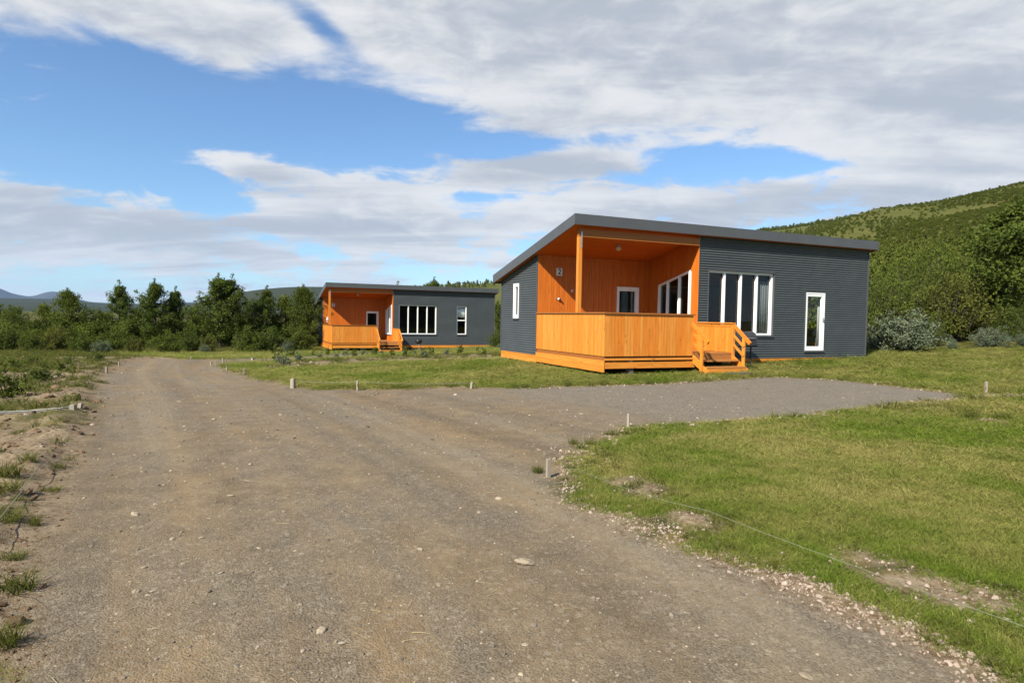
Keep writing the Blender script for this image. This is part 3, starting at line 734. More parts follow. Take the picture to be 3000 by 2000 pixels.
    def boards(parent, axis, plane_a, plane_b, s0, s1, zlo, ztop, holes=(), red=''):
        """vertical boards between two planes; ztop(s); holes (h0,h1,z0,(za,zb))"""
        n = max(1, round((s1 - s0) / bw)); wd = (s1 - s0) / n
        cache = {}; joined = MB()
        for i in range(n):
            a_, b_ = s0 + i * wd + gap / 2, s0 + (i + 1) * wd - gap / 2
            pieces = [[(zlo, zlo), (ztop(a_), ztop(b_))]]
            for (h0, h1, hz0, hz1) in holes:
                if b_ > h0 + .02 and a_ < h1 - .02:
                    hz = hz1 if hasattr(hz1, '__len__') else (hz1, hz1)
                    ht = lambda s: hz[0] + (hz[1] - hz[0]) * (min(max(s, h0), h1) - h0) / (h1 - h0)
                    pieces = []
                    if hz0 - zlo > .05: pieces.append([(zlo, zlo), (hz0, hz0)])
                    pieces.append([(ht(a_), ht(b_)), (ztop(a_), ztop(b_))])
            jit = rnd.uniform(-.0015, .0015)
            for lo, hi in pieces:
                if near:
                    key = tuple(round(v - (0 if k_ % 2 == 0 else 0), 4) for k_, v in enumerate((lo[0], lo[1], hi[0], hi[1])))
                    if key not in cache:
                        cache[key] = MB().prism([(0, lo[0]), (b_ - a_, lo[1]), (b_ - a_, hi[1]), (0, hi[0])], axis, min(plane_a, plane_b), max(plane_a, plane_b)).mesh('board', M['wood' + red + '_z'])
                    o = obj('board', cache[key], parent)
                    o.location = ((jit, a_, 0) if axis == 0 else (a_, jit, 0))
                else:
                    joined.prism([(a_, lo[0]), (b_, lo[1]), (b_, hi[1]), (a_, hi[0])], axis, min(plane_a, plane_b) + jit, max(plane_a, plane_b) + jit)
        if not near: joined.build('boarding', M['wood' + red + 'i_z'], parent)
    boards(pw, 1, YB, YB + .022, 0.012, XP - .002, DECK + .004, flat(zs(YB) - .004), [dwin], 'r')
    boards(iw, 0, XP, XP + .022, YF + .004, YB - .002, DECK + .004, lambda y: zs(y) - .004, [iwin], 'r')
    MB().box(XP + .002, XP + .028, YF - .014, YF + .002, 0.0, zs(YF) - .01).build('corner_board', M['wood_z'], H)
    # ---- roof
    ye, yb2, xa, xb = 1.335, 7.455, -0.2123, 12.0015
    th = 0.30
    rf = MB()
    rf.prism([(ye + .03, zs(ye + .03) + .022), (yb2 - .03, zs(yb2 - .03) + .022), (yb2 - .03, zr(yb2) + th - .012), (ye + .03, zr(ye) + th - .012)], 0, xa + .03, xb - .03)
    roof = rf.build('roof', M['fascia'], H)
    MB().prism([(ye, zr(ye)), (ye + .028, zr(ye)), (ye + .028, zr(ye) + th), (ye, zr(ye) + th)], 0, xa, xb).build('fascia', M['fascia'], roof)
    MB().prism([(yb2 - .028, zr(yb2)), (yb2, zr(yb2)), (yb2, zr(yb2) + th), (yb2 - .028, zr(yb2) + th)], 0, xa, xb).build('fascia', M['fascia'], roof)
    for xx in (xa, xb - .028):
        MB().prism([(ye + .028, zr(ye + .028)), (yb2 - .028, zr(yb2 - .028)), (yb2 - .028, zr(yb2 - .028) + th), (ye + .028, zr(ye + .028) + th)], 0, xx, xx + .028).build('fascia', M['fascia'], roof)
    def soffit(xs0, xs1, ys0, ys1):
        n = max(1, round((ys1 - ys0) / 0.118)); wd = (ys1 - ys0) / n; j = MB()
        for i in range(n):
            a_, b_ = ys0 + i * wd + .002, ys0 + (i + 1) * wd - .002
            pts = [(a_, zs(a_)), (b_, zs(b_)), (b_, zs(b_) + .018), (a_, zs(a_) + .018)]
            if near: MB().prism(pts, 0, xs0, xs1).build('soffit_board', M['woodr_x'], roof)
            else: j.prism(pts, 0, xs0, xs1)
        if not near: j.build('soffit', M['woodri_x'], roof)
    soffit(xa + .03, XP - .004, ye + .03, YB - .004)
    soffit(XP, xb - .03, ye + .03, YF - .016)
    soffit(xa + .03, -.014, YB + .004, yb2 - .03)
    soffit(XW + .014, xb - .03, YF, yb2 - .03)
    # ---- post and beam
    ps = MB().box(.0125, .1275, YF - .0575, YF + .0575, DECK, 3.475).build('post', M['wood_z'], H)
    MB().box(.078, .124, YF - .0665, YF - .0585, 3.17, 3.62).build('bracket', M['galv'], ps)
    MB().box(.0125, XP - .003, YF - .05, YF + .05, 3.4777, 3.6971).build('beam', M['beam'], H)
    # ---- deck
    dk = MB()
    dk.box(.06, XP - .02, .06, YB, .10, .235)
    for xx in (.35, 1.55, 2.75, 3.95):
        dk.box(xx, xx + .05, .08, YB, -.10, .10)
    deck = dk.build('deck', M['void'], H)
    nb = 34; j = MB(); wd = (YB - .0) / nb; dm = None
    for i in range(nb):
        if near:
            if dm is None: dm = MB().box(.035, XP - .004, .0025, wd - .0025, .24, DECK).mesh('deck_board', M['tread'])
            obj('deck_board', dm, deck, loc=(0, i * wd, 0))
        else: j.box(.035, XP - .004, i * wd + .0025, (i + 1) * wd - .0025, .24, DECK)
    if not near: j.build('deck_boards', M['tread'], deck)
    MB().box(.022, .045, .03, YB, .095, .196).build('skirt_board', M['cap'], deck)  # inset strip in the shadow gap, its shade put into a darker wood colour
    MB().box(-.012, .012, -.01, YB + .0, -.062, .092).build('skirt_board', M['wood_y'], deck)
    MB().box(-.012, .012, -.01, YB + .0, -.218, -.066).build('skirt_board', M['wood_y'], deck)
    MB().box(.02, 2.95, -.012, .012, .090, .148).build('skirt_board', M['wood_x'], deck)
    MB().box(.02, 2.95, .004, .028, -.125, .040).build('skirt_board', M['wood_x'], deck)
    MB().box(2.96, XP + .02, .006, .03, .045, .236).build('skirt_board', M['tread'], deck)
    for xx, yy in ((.9, .16), (3.9, .5), (.3, 2.2), (.3, 3.9), (2.3, 2.6)):
        wx, wy = toworld(which, xx, yy); zz_ = gz(wx, wy) - z0
        MB().tube([(xx, yy, zz_ - .12), (xx, yy, -.02), (xx + .01, yy, .10)], [.13, .11, .08], 9).build('foundation_post', M['concrete'], deck)
    # ---- parapets
    pf = MB().box(.03, 2.86, .026, .045, .21, 1.31)
    for xx in (.03, .95, 1.9, 2.80): pf.box(xx, xx + .06, .0452, .10, .20, 1.31)
    par = pf.build('parapet', M['wood_z'], H)
    boards(par, 1, 0.0, .024, .026, 2.87, .198, flat(1.313))
    MB().box(-.035, 2.915, -.035, .115, 1.3145, 1.3542).build('rail_cap', M['cap'], par)
    pg = MB().box(.026, .045, .12, YB - .01, .21, 1.31)
    for yy in (1.0, 2.1, 3.2): pg.box(.0452, .10, yy, yy + .06, .20, 1.31)
    par2 = pg.build('parapet', M['wood_z'], H, label='parapet along the gable side of the porch')
    boards(par2, 0, 0.0, .024, 0.0, YB - .004, .198, flat(1.313))
    MB().box(-.035, .115, .116, YB - .002, 1.3145, 1.3542).build('rail_cap', M['cap'], par2)
    # low side panel beside the stairs
    pp = MB().box(XP + .026, XP + .05, .06, YF - .02, .28, 1.10)
    par3 = pp.build('side_panel', M['wood_z'], H)
    boards(par3, 0, XP, XP + .024, .06, YF - .022, .28, flat(1.02))
    MB().box(XP - .03, XP + .09, -.03, YF - .022, 1.105, 1.139).build('rail_cap', M['wood_y'], par3)
    MB().box(XP - .012, XP + .022, .06, YF - .022, 1.022, 1.078).build('top_rail', M['wood_y'], par3)
    MB().box(XP + .0, XP + .085, -.026, .058, -.12, 1.104).build('end_post', M['wood_z'], par3)
    # ---- stairs
    gsx = [gz(*toworld(which, xx, -.45)) - z0 for xx in (2.9, 4.3)]
    sx = (2.90, XP + .02)
    run = .28 if near else .27
    tops = [.085, -.085] if near else [.105, -.055, -.215]
    yend = -run * len(tops)
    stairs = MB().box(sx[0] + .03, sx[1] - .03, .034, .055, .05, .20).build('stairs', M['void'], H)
    for k_, xx in enumerate(sx):
        zl = gsx[k_] - .02
        MB().prism([(.03, .235), (.03, .0), (yend + .02, zl), (yend - .06, zl), (yend - .06, zl + .10)], 0, xx - .022, xx + .022).build('stringer', M['wood_y'], stairs)
    for k_, zt in enumerate(tops):
        MB().box(sx[0] + .024, sx[1] - .024, -run * (k_ + 1) - .02, -run * k_ + .01, zt - .042, zt).build('tread', M['tread'], stairs)
    MB().box(sx[0] + .024, sx[1] - .024, yend - .045, yend - .024, gsx[0] - .0, tops[-1] - .05).build('toe_board', M['wood_x'], stairs)
    for k_, xx in enumerate((sx[0] - .045, sx[1] + .045)):
        py = yend + .17
        MB().box(xx - .022, xx + .022, py - .045, py + .045, gsx[k_] - .03, .70 if near else .62).build('post', M['wood_z'], stairs)
        slope = 0.78
        top0 = 1.10 if k_ else 1.12
        off = -.046 if k_ == 0 else .046
        ya, yb_ = .06, yend - .08
        MB().beam((xx + off * .0, ya, top0), (xx, yb_, top0 - slope * (ya - yb_)), .052, .095).build('handrail', M['wood_y'], stairs)
        for dzz in (.30, .56):
            MB().beam((xx + (.046 if k_ == 0 else -.046) * .0 - (.034 if k_ else -.034), ya - .05, top0 - dzz), (xx - (.034 if k_ else -.034), py - .04, top0 - dzz - slope * (ya - .05 - py + .04)), .022, .07).build('mid_rail', M['wood_y'], stairs)
    return H
cab = cabin('h', True)
cab2 = cabin('g', False)

# ------------------------------------------------------------------ hills, ridges and mountains
def skyline_terrain(name, pts, prof, mat, label, nr=40, roughness=1.0, seed=1, na=220):
    """pts: skyline pixels with the distance of the crest (px, py, crest); prof: list of (fraction of crest distance, fraction of crest height)"""
    P = []
    for px, py, cr in pts:
        d = ray(px, py); hl = math.hypot(d[0], d[1]); P.append((math.atan2(d[0], d[1]), cr, d[2] / hl * cr + CAMZ))
    P = np.array(P); azs = np.linspace(P[0, 0], P[-1, 0], na)
    crest = np.interp(azs, P[:, 0], P[:, 1]); zc = np.interp(azs, P[:, 0], P[:, 2])
    k = np.ones(9) / 9; zc2 = np.convolve(np.pad(zc, 4, mode='edge'), k, 'valid'); zc = zc2
    pf = np.array(prof); fr = np.linspace(pf[0, 0], pf[-1, 0], nr); fh = np.interp(fr, pf[:, 0], pf[:, 1])
    R = fr[:, None] * crest[None]; X = R * np.sin(azs)[None]; Y = R * np.cos(azs)[None]
    zb = -1.6
    Z = zb + (zc - zb)[None] * fh[:, None]
    sc = np.mean(crest); amp = (zc - zb)[None] * 0.05 * roughness * np.clip(fh[:, None], 0, 1) * (1 - np.exp(-((fr[:, None] - 1) / 0.1) ** 2) * 0.8)
    Z = Z + (fbm(X / sc * 14, Y / sc * 14, 5, seed) - 0.5) * amp
    ii, jj = np.meshgrid(np.arange(nr - 1), np.arange(na - 1), indexing='ij')
    a_ = (ii * na + jj).ravel(); q = np.c_[a_, a_ + 1, a_ + na + 1, a_ + na]
    me = mesh_np(name, np.c_[X.ravel(), Y.ravel(), Z.ravel()], q, mat, True)
    o = obj(name, me, kind='structure', label=label)
    return o, (azs, crest, fr, Z)
def mat_hill(name, c1, c2, c3, sc):
    m, n = newmat(name)
    pos = n.n('ShaderNodeNewGeometry').outputs['Position']
    a1 = n.noise(pos, sc, 6, 0.6, 0.3); a2 = n.noise(pos, sc * 7, 5, 0.65)
    c = n.mix(n.ramp(a1, [(0.38, 0), (0.62, 1)]), c1, c2)
    c = n.mix(n.ramp(a2, [(0.42, 0), (0.68, 0.8)]), c, c3)
    out(n, principled(n, c, 0.95, bump(n, a2, 0.6, 0.3 / sc * 0.05), **{'Specular IOR Level': 0.1}))
    return m
M['heath'] = mat_hill('heath_slope', (0.062, 0.070, 0.013), (0.090, 0.084, 0.021), (0.050, 0.058, 0.011), 0.02)
M['ridge'] = mat_hill('distant_moor', (0.024, 0.030, 0.012), (0.034, 0.036, 0.016), (0.018, 0.024, 0.009), 0.004)
M['mount'] = mat_hill('distant_mountain', (0.035, 0.036, 0.032), (0.050, 0.048, 0.042), (0.026, 0.032, 0.022), 0.0008)
# near wooded slope on the right
hill1, H1 = skyline_terrain('hill', [(2060, 875, 210), (2200, 800, 215), (2330, 735, 225), (2390, 692, 240), (2440, 662, 260), (2490, 640, 280), (2540, 619, 300), (2602, 607, 320), (2728, 593, 330), (2798, 581, 330), (2891, 560, 330), (3000, 540, 320), (3300, 485, 320), (3900, 430, 320), (5200, 500, 300)],
    [(0.10, 0.0), (0.16, 0.045), (0.3, 0.16), (0.5, 0.36), (0.75, 0.70), (0.92, 0.93), (1.0, 1.0), (1.12, 1.0), (1.5, 0.8)], M['heath'], 'green heath and wooded slope rising behind the cabins', seed=3)
hill2, H2 = skyline_terrain('hill', [(1120, 900, 420), (1200, 850, 440), (1290, 840, 460), (1440, 828, 480), (1800, 760, 520), (2200, 682, 540), (2290, 672, 540), (2400, 656, 540), (2500, 640, 540), (2560, 645, 540), (2800, 660, 540), (3200, 680, 540)],
    [(0.3, 0.0), (0.5, 0.22), (0.75, 0.62), (0.92, 0.92), (1.0, 1.0), (1.15, 1.0), (1.5, 0.7)], M['heath'], 'farther green hillside behind the grey cabins', seed=8)
ridge, _ = skyline_terrain('ridge', [(380, 912, 2300), (470, 905, 2300), (547, 894, 2350), (619, 876, 2400), (707, 855, 2450), (799, 843, 2500), (879, 839, 2500), (960, 840, 2500), (1100, 838, 2500), (1250, 842, 2500), (1500, 860, 2500), (1900, 880, 2500), (2600, 905, 2500)],
    [(0.5, 0.0), (0.75, 0.5), (0.92, 0.9), (1.0, 1.0), (1.1, 1.0), (1.4, 0.6)], M['ridge'], 'dark moorland ridge behind the tree belt', seed=12)
moor, _ = skyline_terrain('moor', [(-900, 868, 4200), (-300, 870, 4200), (0, 873, 4200), (90, 874, 4200), (170, 876, 4200), (265, 886, 4300), (400, 890, 4300), (540, 887, 4300), (640, 892, 4300), (900, 900, 4300)],
    [(0.4, 0.0), (0.7, 0.45), (0.92, 0.92), (1.0, 1.0), (1.1, 1.0), (1.4, 0.8)], M['ridge'], 'low dark moor along the horizon', seed=15)
mounts, _ = skyline_terrain('mountains', [(-1500, 850, 11000), (-700, 830, 11000), (-300, 822, 11000), (-60, 832, 11000), (0, 842, 11000), (24, 856, 11000), (60, 864, 11000), (92, 869, 11000), (110, 863, 11000), (135, 854, 11000), (160, 852, 11000), (188, 857, 11000), (225, 874, 11000), (262, 884, 11000), (420, 893, 11000), (560, 884, 11000), (640, 896, 11000), (760, 915, 11000)],
    [(0.75, 0.0), (0.88, 0.45), (0.96, 0.85), (1.0, 1.0), (1.04, 0.9), (1.2, 0.3)], M['mount'], 'far blue mountains on the horizon', seed=19, na=400)

# ------------------------------------------------------------------ trees and shrubs
def leaf_quads(rng, C, spread, n, size, up=0.35, flat=1.0):
    """n rhombic leaves gathered round cluster centres C (k,3) with radii spread (k,)"""
    pk = spread ** 1.7; k = rng.choice(len(C), n, p=pk / pk.sum())
    g = rng.normal(size=(n, 3)); g *= (rng.random(n) ** 0.5 / np.linalg.norm(g, axis=1))[:, None]
    g[:, 2] *= flat
    c = C[k] + g * spread[k][:, None]
    nrm = rng.normal(size=(n, 3)) + np.array([0, 0, up]) + g * 0.6
    nrm /= np.linalg.norm(nrm, axis=1)[:, None]
    t = np.cross(nrm, rng.normal(size=(n, 3))); t /= np.linalg.norm(t, axis=1)[:, None]
    b = np.cross(nrm, t)
    s = size * rng.uniform(0.6, 1.3, n)[:, None]
    V = np.stack([c - t * s * .5, c + b * s * .34 + nrm * s * .06, c + t * s * .5, c - b * s * .34 + nrm * s * .06], 1).reshape(-1, 3)
    F = np.arange(4 * n).reshape(n, 4)
    return V, F
def make_plant(seed, h, wd, kind, n_leaf, leaf, leafmat, limbs=18):
    rng = np.random.default_rng(seed); tr = MB(); C = []; S = []
    if kind == 'tree':
        bend = rng.normal(size=2) * 0.03 * h
        spine = [np.array([bend[0] * t * t, bend[1] * t * t, h * 0.96 * t]) for t in np.linspace(0, 1, 7)]
        tr.tube([tuple(p) for p in spine], [h * .018 * (1 - .85 * i / 6) + .004 for i in range(7)], 7)
        sp = lambda t: np.array([np.interp(t * 6, range(7), [p[j] for p in spine]) for j in range(3)])
        for i in range(limbs):
            t = 0.08 + 0.86 * (i + rng.random()) / limbs
            a_ = i * 2.399 + rng.normal() * 0.5
            prof = min(1.0, 0.70 + 1.0 * t) if t < 0.3 else (1 - ((t - 0.3) / 0.74) ** 1.25)
            ln = wd / 2 * max(prof, .12) * rng.uniform(0.62, 1.22)
            rise = rng.uniform(0.25, 0.95)
            p0 = sp(t * .96); d = np.array([math.cos(a_), math.sin(a_), rise]); p2 = p0 + d * ln; p1 = p0 + d * ln * .5 - np.array([0, 0, .08 * ln])
            tr.tube([tuple(p0), tuple(p1), tuple(p2)], [.022 * ln + .006, .014 * ln + .004, .004], 5)
            for f in (0.4, 0.7, 1.0):
                C.append(p0 + (p2 - p0) * f + rng.normal(size=3) * .06 * ln); S.append(wd * rng.uniform(0.085, 0.15) * (1.15 - .3 * f))
            for _ in range(2):
                q = p0 + (p2 - p0) * rng.uniform(.5, .95); e = q + rng.normal(size=3) * ln * .28 + np.array([0, 0, .12 * ln])
                tr.tube([tuple(q), tuple(e)], [.008, .003], 4)
                C.append(e); S.append(wd * rng.uniform(0.05, 0.10))
        for t in np.linspace(.55, 1.0, 7):
            C.append(sp(t) + rng.normal(size=3) * .03 * wd); S.append(wd * (0.045 + 0.10 * (1 - t)))
        C.append(sp(1.0)); S.append(wd * .05)
    else:
        for i in range(limbs):
            a_ = i * 2.399 + rng.normal() * .4; u = ((i + .5) / limbs) ** 0.6
            rr = wd / 2 * u * rng.uniform(.75, 1.12); hh = h * math.sqrt(max(0.05, 1 - (u * .92) ** 2)) * rng.uniform(.72, 1.05)
            p0 = np.array([rr * .15 * math.cos(a_), rr * .15 * math.sin(a_), 0]); p2 = np.array([rr * math.cos(a_), rr * math.sin(a_), hh]); p1 = p0 * .4 + p2 * .6 + np.array([0, 0, -.05 * h])
            tr.tube([tuple(p0), tuple(p1), tuple(p2)], [.012 * h + .006, .008 * h + .004, .003], 5)
            for f in (.35, .55, .78, 1.0):
                C.append(p0 + (p2 - p0) * f + rng.normal(size=3) * .05 * wd); S.append(rng.uniform(.09, .15) * (h + wd) / 2 * (1.1 - .25 * f))
    V, F = leaf_quads(rng, np.array(C), np.array(S), n_leaf, leaf)
    V[:, 2] = np.maximum(V[:, 2], 0.02)
    tm = tr.mesh('trunk', M['bark'])
    cm = mesh_np('crown', V, F, leafmat)
    return tm, cm, V[:, 2].max()
KIND = {}
def kind(name, *a, **k): KIND[name] = make_plant(*a, **k)
kind('poplar0', 1, 5.0, 2.8, 'tree', 12000, .105, M['leaf_dark'], limbs=40)
kind('poplar1', 2, 5.0, 2.4, 'tree', 11000, .105, M['leaf_dark'], limbs=38)
kind('poplar2', 3, 5.0, 3.3, 'tree', 14000, .105, M['leaf_mid'], limbs=44)
kind('birch0', 11, 4.0, 3.0, 'tree', 6800, .105, M['leaf_mid'], limbs=26)
kind('birch1', 12, 4.0, 3.6, 'tree', 7400, .105, M['leaf_dark'], limbs=28)
kind('shrub0', 21, 2.0, 2.6, 'bush', 5200, .095, M['leaf_mid'], limbs=30)
kind('shrub1', 22, 2.0, 3.0, 'bush', 5600, .095, M['leaf_dark'], limbs=34)
kind('shrub2', 23, 2.0, 2.4, 'bush', 5000, .090, M['leaf_yellow'], limbs=28)
kind('thicket0', 31, 4.0, 4.4, 'bush', 9000, .115, M['leaf_mid'], limbs=46)
kind('thicket1', 32, 4.0, 4.0, 'bush', 8600, .115, M['leaf_yellow'], limbs=42)
kind('thicket2', 33, 4.0, 4.6, 'bush', 9000, .110, M['leaf_dark'], limbs=48)
kind('silver0', 41, 1.6, 2.4, 'bush', 8200, .070, M['leaf_silver'], limbs=30)
kind('silver1', 42, 1.6, 3.0, 'bush', 8600, .068, M['leaf_silver'], limbs=32)
kind('sapling0', 51, .7, .5, 'bush', 320, .075, M['leaf_dark'], limbs=9)
kind('sapling1', 52, .7, .8, 'bush', 420, .085, M['leaf_silver'], limbs=10)
kind('sapling2', 53, .9, .45, 'tree', 300, .07, M['leaf_mid'], limbs=8)
kind('weed0', 61, .55, .8, 'bush', 620, .060, M['leaf_mid'], limbs=12)
kind('weed1', 62, .45, .7, 'bush', 560, .055, M['leaf_dark'], limbs=11)
_prng = random.Random(77)
def plant(k, x, y, h, wd=None, name='tree', label='', cat='tree', group=None):
    """k: a kind; h: height in metres; wd: overall width factor"""
    tm, cm, h0 = KIND[k]
    s = h / h0; sw = s * (wd if wd else 1.0)
    e = empty(name, (x, y, gz(x, y) - 0.04), _prng.uniform(0, 6.28), label=label, cat=cat, group=group)
    e.scale = (sw, sw, s)
    obj('trunk' if name != 'shrub' and name != 'plant' else 'stems', tm, e)
    obj('crown' if name != 'shrub' and name != 'plant' else 'foliage', cm, e)
    return e
def plant_px(k, px, top, dist, wd=None, **kw):
    x, y = at_depth(px, dist); h = height_at(px, top, dist) - gz(x, y) + .04
    return plant(k, x, y, h, wd, **kw)
TB = 'tree belt beyond the track'
TREES = [('poplar2', -10, 872, 40, 1.15, 'rounded tree at the outer end of the belt, below the blue mountains'),
 ('birch1', 45, 888, 39, 1.0, 'low broad tree beside the rounded end tree of the belt'),
 ('birch0', 135, 884, 41, 1.0, 'pale low tree under the nearer blue peak'),
 ('poplar2', 216, 842, 40, 1.05, 'tall ragged tree between the blue peak and a narrow pointed tree'),
 ('birch1', 290, 900, 42, 1.0, 'low dark tree between the ragged tree and the narrow pointed tree'),
 ('poplar1', 350, 818, 41, 1.0, 'narrow pointed tree standing alone above the belt'),
 ('birch0', 405, 895, 43, 1.0, 'low tree in the gap beside the twin trees'),
 ('poplar0', 455, 814, 41, 1.0, 'taller of the twin pointed trees in the belt'),
 ('poplar1', 512, 836, 42, 1.0, 'shorter of the twin pointed trees in the belt'),
 ('birch1', 572, 888, 42, 1.0, 'low dark tree in front of the foot of the moorland ridge'),
 ('poplar0', 645, 798, 41, 1.1, 'tallest tree of the belt with a forked top'),
 ('poplar1', 682, 800, 41.6, 0.95, 'second leader stem of the tallest tree in the belt'),
 ('poplar1', 780, 834, 43, 1.0, 'slim tree in front of the dark moorland ridge'),
 ('birch1', 730, 868, 44, 1.0, 'low tree between the tallest tree and the slim tree'),
 ('birch0', 838, 858, 44, 1.0, 'low round tree beside the slim tree'),
 ('poplar2', 900, 832, 44, 1.0, 'broad tree close to the far cabin gable'),
 ('birch1', 945, 880, 49, 1.0, 'dark tree partly hidden by the far cabin gable'),
 ('poplar1', 1165, 822, 58, 0.9, 'treetop just clearing the far cabin roof'),
 ('poplar0', 1272, 808, 60, 0.9, 'round treetop standing clear above the far cabin roof'),
 ('birch0', 1462, 880, 56, 1.0, 'green tree seen in the gap between the two cabins')]
for k, px, top, dist, wd, lab in TREES:
    plant_px(k, px, top, dist, wd, name='tree', label=lab, cat='tree', group=TB)
SHR = [('shrub1', 20, 940, 35, 1.0, 'dark shrub at the outer end of the tree belt'), ('shrub0', 95, 960, 34, 1.0, 'leafy shrub near the scrubby verge'),
 ('shrub2', 165, 945, 34.5, 1.0, 'bright yellow green shrub below the ragged tree'), ('shrub1', 235, 968, 34, 1.0, 'dark shrub beside the bright yellow green shrub'),
 ('shrub0', 330, 950, 36, 1.0, 'tall leafy shrub under the narrow pointed tree'), ('shrub2', 395, 975, 33.6, .9, 'shrub leaning over the end of the track'),
 ('shrub0', 490, 962, 34.5, 1.35, 'wide rounded shrub at the far end of the track'), ('shrub1', 560, 965, 37, 1.0, 'dark shrub behind the wide rounded shrub'),
 ('shrub2', 608, 972, 36, 1.0, 'light shrub under the tallest tree'), ('shrub0', 725, 948, 37, 1.1, 'large shrub at the edge of the far lawn'),
 ('shrub1', 785, 952, 38, 1.0, 'dark shrub beside the large lawn edge shrub'), ('shrub0', 880, 945, 40, 1.1, 'shrub crowding the far cabin gable'),
 ('shrub1', 1462, 960, 44, 1.0, 'shrub in the gap between the cabins')]
for k, px, top, dist, wd, lab in SHR:
    plant_px(k, px, top, dist, wd, name='shrub', label=lab, cat='shrub', group='shrubs in front of the tree belt')
SIL = [('silver0', 300, 992, 33, 1.0, 'silvery willow shrub at the track end verge'), ('silver1', 600, 1005, 35, .8, 'low silvery willow beside the far lawn'), ('silver0', 843, 995, 37.5, .8, 'small silvery willow near the far cabin'), ('silver1', 1463, 1005, 43, .8, 'silvery willow between the two cabins'),
 ('silver0', 2650, 900, 25.2, 1.25, 'large silvery willow beside the grey wall corner'), ('silver1', 2900, 950, 26.0, 1.15, 'wide silvery willow at the foot of the wooded slope'), ('silver0', 3005, 965, 25.6, 1.0, 'silvery willow below the tall dark tree'), ('silver1', 2790, 985, 25.6, .6, 'small silvery willow between two larger ones'),
 ('silver0', 2560, 965, 26.5, .8, 'silvery willow half hidden by the grey wall')]
for k, px, top, dist, wd, lab in SIL:
    plant_px(k, px, top, dist, wd, name='shrub', label=lab, cat='shrub', group='silvery willows')
RT = [('thicket0', 2600, 790, 29, 1.0, 'green thicket right behind the grey wall corner'), ('thicket2', 2680, 800, 31, .9, 'dark thicket behind the large silvery willow'), ('thicket1', 2780, 770, 28.5, 1.05, 'yellow green thicket in the middle of the bank'),
 ('thicket1', 2850, 790, 29.5, .9, 'yellow green thicket beside the tall dark tree'), ('thicket2', 2740, 905, 26.6, .6, 'low dark shrub over the lawn edge'), ('thicket0', 2950, 880, 27.6, .8, 'green shrub under the tall dark tree'),
 ('thicket2', 2530, 760, 34, .9, 'dark thicket rising behind the cabin roof end'), ('thicket0', 2640, 725, 38, .9, 'thicket higher on the bank behind the cabin'), ('thicket2', 2730, 705, 40, 1.0, 'dark thicket high on the bank'), ('thicket0', 2830, 690, 40, .9, 'pale thicket high on the bank'),
 ('thicket1', 2900, 700, 36, .8, 'yellow thicket behind the tall dark tree'), ('thicket0', 3060, 800, 29, 1.0, 'green thicket beyond the tall dark tree'), ('thicket2', 2965, 860, 27.4, .8, 'dark shrub hiding the foot of the tall dark tree'), ('thicket2', 2470, 740, 42, .8, 'thicket tops showing over the cabin roof end')]
for k, px, top, dist, wd, lab in RT:
    plant_px(k, px, top, dist, wd, name='shrub', label=lab, cat='shrub', group='thickets on the bank')
for k, px, top, dist, wd, lab in [('poplar0', 2945, 575, 28.5, 1.2, 'tall dark leafy tree on the bank by the picture-side willow'), ('poplar2', 3030, 545, 30, 1.15, 'tall dark tree standing behind the leafy one on the bank')]:
    plant_px(k, px, top, dist, wd, name='tree', label=lab.replace(' by the picture-side willow', ' above the silvery willows'), cat='tree', group='tall trees on the bank')

# ------------------------------------------------------------------ scatter of what nobody could count
def scatter(name, pts, rot, scl, variants, idx, label, mat=None):
    me = bpy.data.meshes.new(name); me.vertices.add(len(pts)); me.vertices.foreach_set('co', np.asarray(pts, np.float32).ravel())
    for an, data in (('rot', rot), ('scl', scl)):
        at = me.attributes.new(an, 'FLOAT_VECTOR', 'POINT'); at.data.foreach_set('vector', np.asarray(data, np.float32).ravel())
    at = me.attributes.new('idx', 'INT', 'POINT'); at.data.foreach_set('value', np.asarray(idx, np.int32))
    o = obj(name, me, kind='stuff', label=label)
    ng = bpy.data.node_groups.new(name, 'GeometryNodeTree')
    ng.interface.new_socket('Geometry', in_out='INPUT', socket_type='NodeSocketGeometry')
    ng.interface.new_socket('Geometry', in_out='OUTPUT', socket_type='NodeSocketGeometry')
    N = ng.nodes; Lk = ng.links
    gi = N.new('NodeGroupInput'); go = N.new('NodeGroupOutput'); iop = N.new('GeometryNodeInstanceOnPoints'); jn = N.new('GeometryNodeJoinGeometry')
    for v in reversed(variants):
        so = bpy.data.objects.new(name + '_source', v)
        oi = N.new('GeometryNodeObjectInfo'); oi.inputs['Object'].default_value = so; oi.inputs['As Instance'].default_value = True
        Lk.new(oi.outputs['Geometry'], jn.inputs[0])
    def na_(an, t):
        q = N.new('GeometryNodeInputNamedAttribute'); q.data_type = t; q.inputs[0].default_value = an; return q.outputs[0]
    Lk.new(gi.outputs[0], iop.inputs['Points']); Lk.new(jn.outputs[0], iop.inputs['Instance'])
    iop.inputs['Pick Instance'].default_value = True
    Lk.new(na_('idx', 'INT'), iop.inputs['Instance Index']); Lk.new(na_('rot', 'FLOAT_VECTOR'), iop.inputs['Rotation']); Lk.new(na_('scl', 'FLOAT_VECTOR'), iop.inputs['Scale'])
    Lk.new(iop.outputs[0], go.inputs[0])
    md = o.modifiers.new('scatter', 'NODES'); md.node_group = ng
    return o
R = np.random.default_rng(2024)
def ground_z(x, y):
    rd, lw = zones(x, y); return relief(x, y, rd, lw), rd, lw
